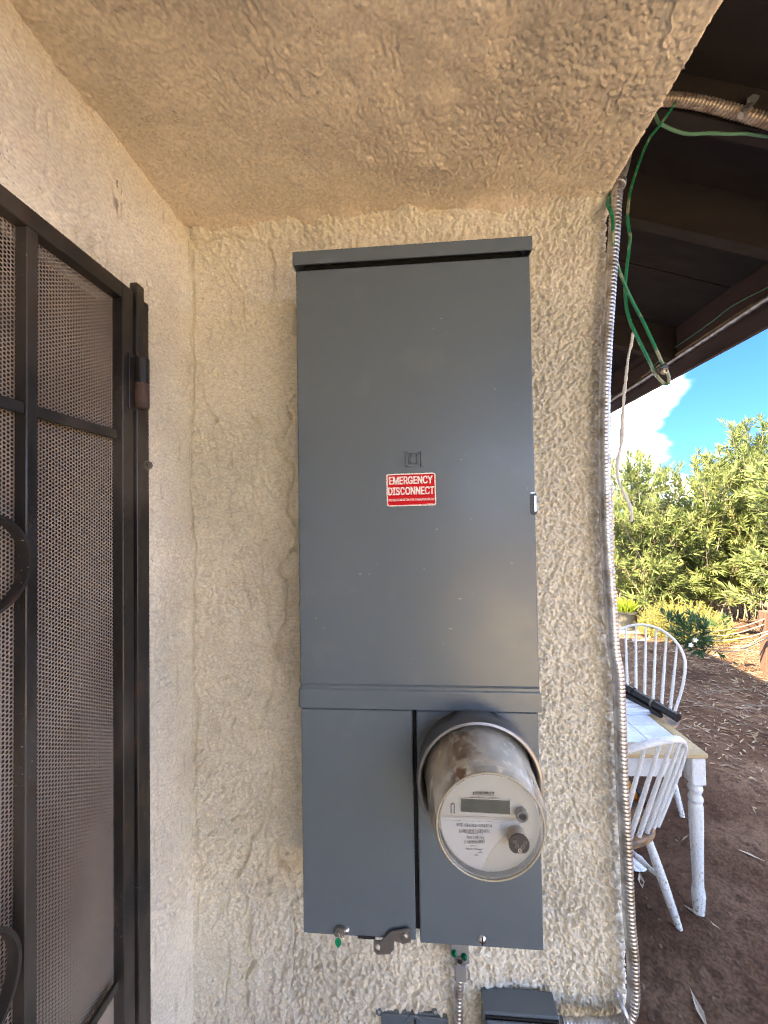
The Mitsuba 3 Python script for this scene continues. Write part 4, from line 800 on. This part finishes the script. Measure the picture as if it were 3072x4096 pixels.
obj('tube', tube(spline([(3.285, 6.0, .24), (3.290, 6.0, .15), (3.285, 5.98, .06), (3.25, 5.9, .015), (3.12, 5.75, .014), (3.0, 5.7, .014), (2.9, 5.72, .014), (2.85, 5.82, .014)], 50), .011, 10), 'm_white_plastic', hs_, True)
prin('m_redwood', mikit.proc(lambda p, n, uv: MX((.11, .058, .040), (.07, .036, .025), FB(p.x*40, p.y*40, p.z*5, 3))), .8)
tag(obj('post', cbox(3.70, 3.79, 4.58, 4.67, -.1, .66, .006), 'm_redwood'), 'red brown wooden post at the right edge under the oleander', 'post')
bd = trimesh.creation.box([.62, .04, .11]); bd.apply_transform(trimesh.transformations.rotation_matrix(-.26, [0, 1, 0])); bd.apply_translation([4.60, 6.0, .14])
tag(obj('board', bd, 'm_redwood'), 'reddish board propped low on the ground behind the arching branches', 'board')

# ------------------------------------------------------------------ leaf litter
rng = np.random.default_rng(15); C = []
while len(C) < 14000:
    x, y = rng.uniform(1.3, 6.5), rng.uniform(2.2, 7.6)
    dens = float(sst(2.4, 3.9, np.array(y + .35*(x-2.2) + .5*np.sin(x*3)))) * (.35+.65*meshkit.noise(np.array([x*2.2, y*2.2, 5.]), 3))
    if rng.uniform() < max(dens, .015): C.append((x, y))
C = np.array(C); n = len(C); z = np.array([ground_z(x, y) for x, y in C])
a = rng.uniform(0, 6.28, n); D = np.c_[np.cos(a), np.sin(a), rng.normal(.05, .16, n)]
m = leaves(np.c_[C, z+rng.uniform(.003, .018, n)], D, rng.uniform(.03, .095, n), rng.uniform(.003, .008, n), nrm=np.c_[rng.standard_normal((n, 2))*.35, np.ones(n)], fold=.6, droop=.08, rng=rng)
tone = np.array([[.28, .20, .12], [.20, .125, .07], [.34, .27, .18], [.12, .07, .045], [.23, .18, .14]])[rng.integers(0, 5, n)]*rng.uniform(.7, 1.2, (n, 1))
obj('leaf_litter', m, 'm_litter', None, False, color=np.repeat(tone, 5, 0)); labels['leaf_litter'] = {'label': 'dry fallen leaves covering the dirt below the shrubs', 'kind': 'stuff', 'category': 'leaf litter'}
pb_ = trimesh.creation.icosphere(0); V_, F_2 = [], []
for i in range(2600):
    x, y = rng.uniform(.5, 4.2), rng.uniform(1.0, 5.0); r = rng.uniform(.003, .009)*(1.8 if rng.uniform() < .04 else 1)
    V_.append(pb_.vertices*r*rng.uniform(.6, 1.2, 3)+[x, y, ground_z(x, y)+r*.2]); F_2.append(pb_.faces+12*i)
obj('pebbles', trimesh.Trimesh(np.vstack(V_), np.vstack(F_2), process=False), 'm_pebble', None); labels['pebbles'] = {'label': 'small clods and pebbles strewn over the dirt', 'kind': 'stuff', 'category': 'pebbles'}
prin('m_pebble', mikit.proc(lambda p, n, uv: MX((.16, .10, .07), (.07, .042, .03), N(p.x*30, p.y*30, 0))), .9)
tw = []
for i in range(150):
    x, y = rng.uniform(1.6, 5.5), rng.uniform(3.2, 7.0); a = rng.uniform(0, 6.28); l = rng.uniform(.12, .5); p0 = np.array([x, y, ground_z(x, y)+.006]); p1 = p0+[l*math.cos(a), l*math.sin(a), rng.uniform(0, .04)]
    tw.append(tube(spline([p0, (p0+p1)/2+rng.standard_normal(3)*[.03, .03, .008], p1], 6), [.0035, .0035, .003, .003, .0025, .0015], 5))
obj('twig_litter', cat(tw), 'm_bark', None, True); labels['twig_litter'] = {'label': 'fallen twigs scattered among the dry leaves', 'kind': 'stuff', 'category': 'twigs'}
def one_leaf(p, ang, l, w, label):
    D = np.array([[math.cos(ang), math.sin(ang), .04]]); z = ground_z(p[0], p[1])
    tag(obj('dry_leaf', leaves(np.array([[p[0], p[1], z+.008]]), D, np.array([l]), np.array([w]), nrm=np.array([[.1, .1, 1.]]), fold=.5, droop=.03, rng=rng), 'm_litter', None, False, color=np.tile([[.36, .30, .24]], (5, 1))), label, 'leaf')
one_leaf((1.13, 1.86), -.9, .13, .016, 'pale dry leaf lying at the foot of the table leg')
one_leaf((1.60, 2.20), -.75, .11, .010, 'long tan dry leaf alone on the dirt right of the table')
one_leaf((1.0, 1.93), 1.2, .10, .014, 'dry leaf on the dirt behind the front chair leg')
one_leaf((.93, 1.42), 1.4, .12, .012, 'grey dry leaf on the dirt at the bottom edge of the picture')
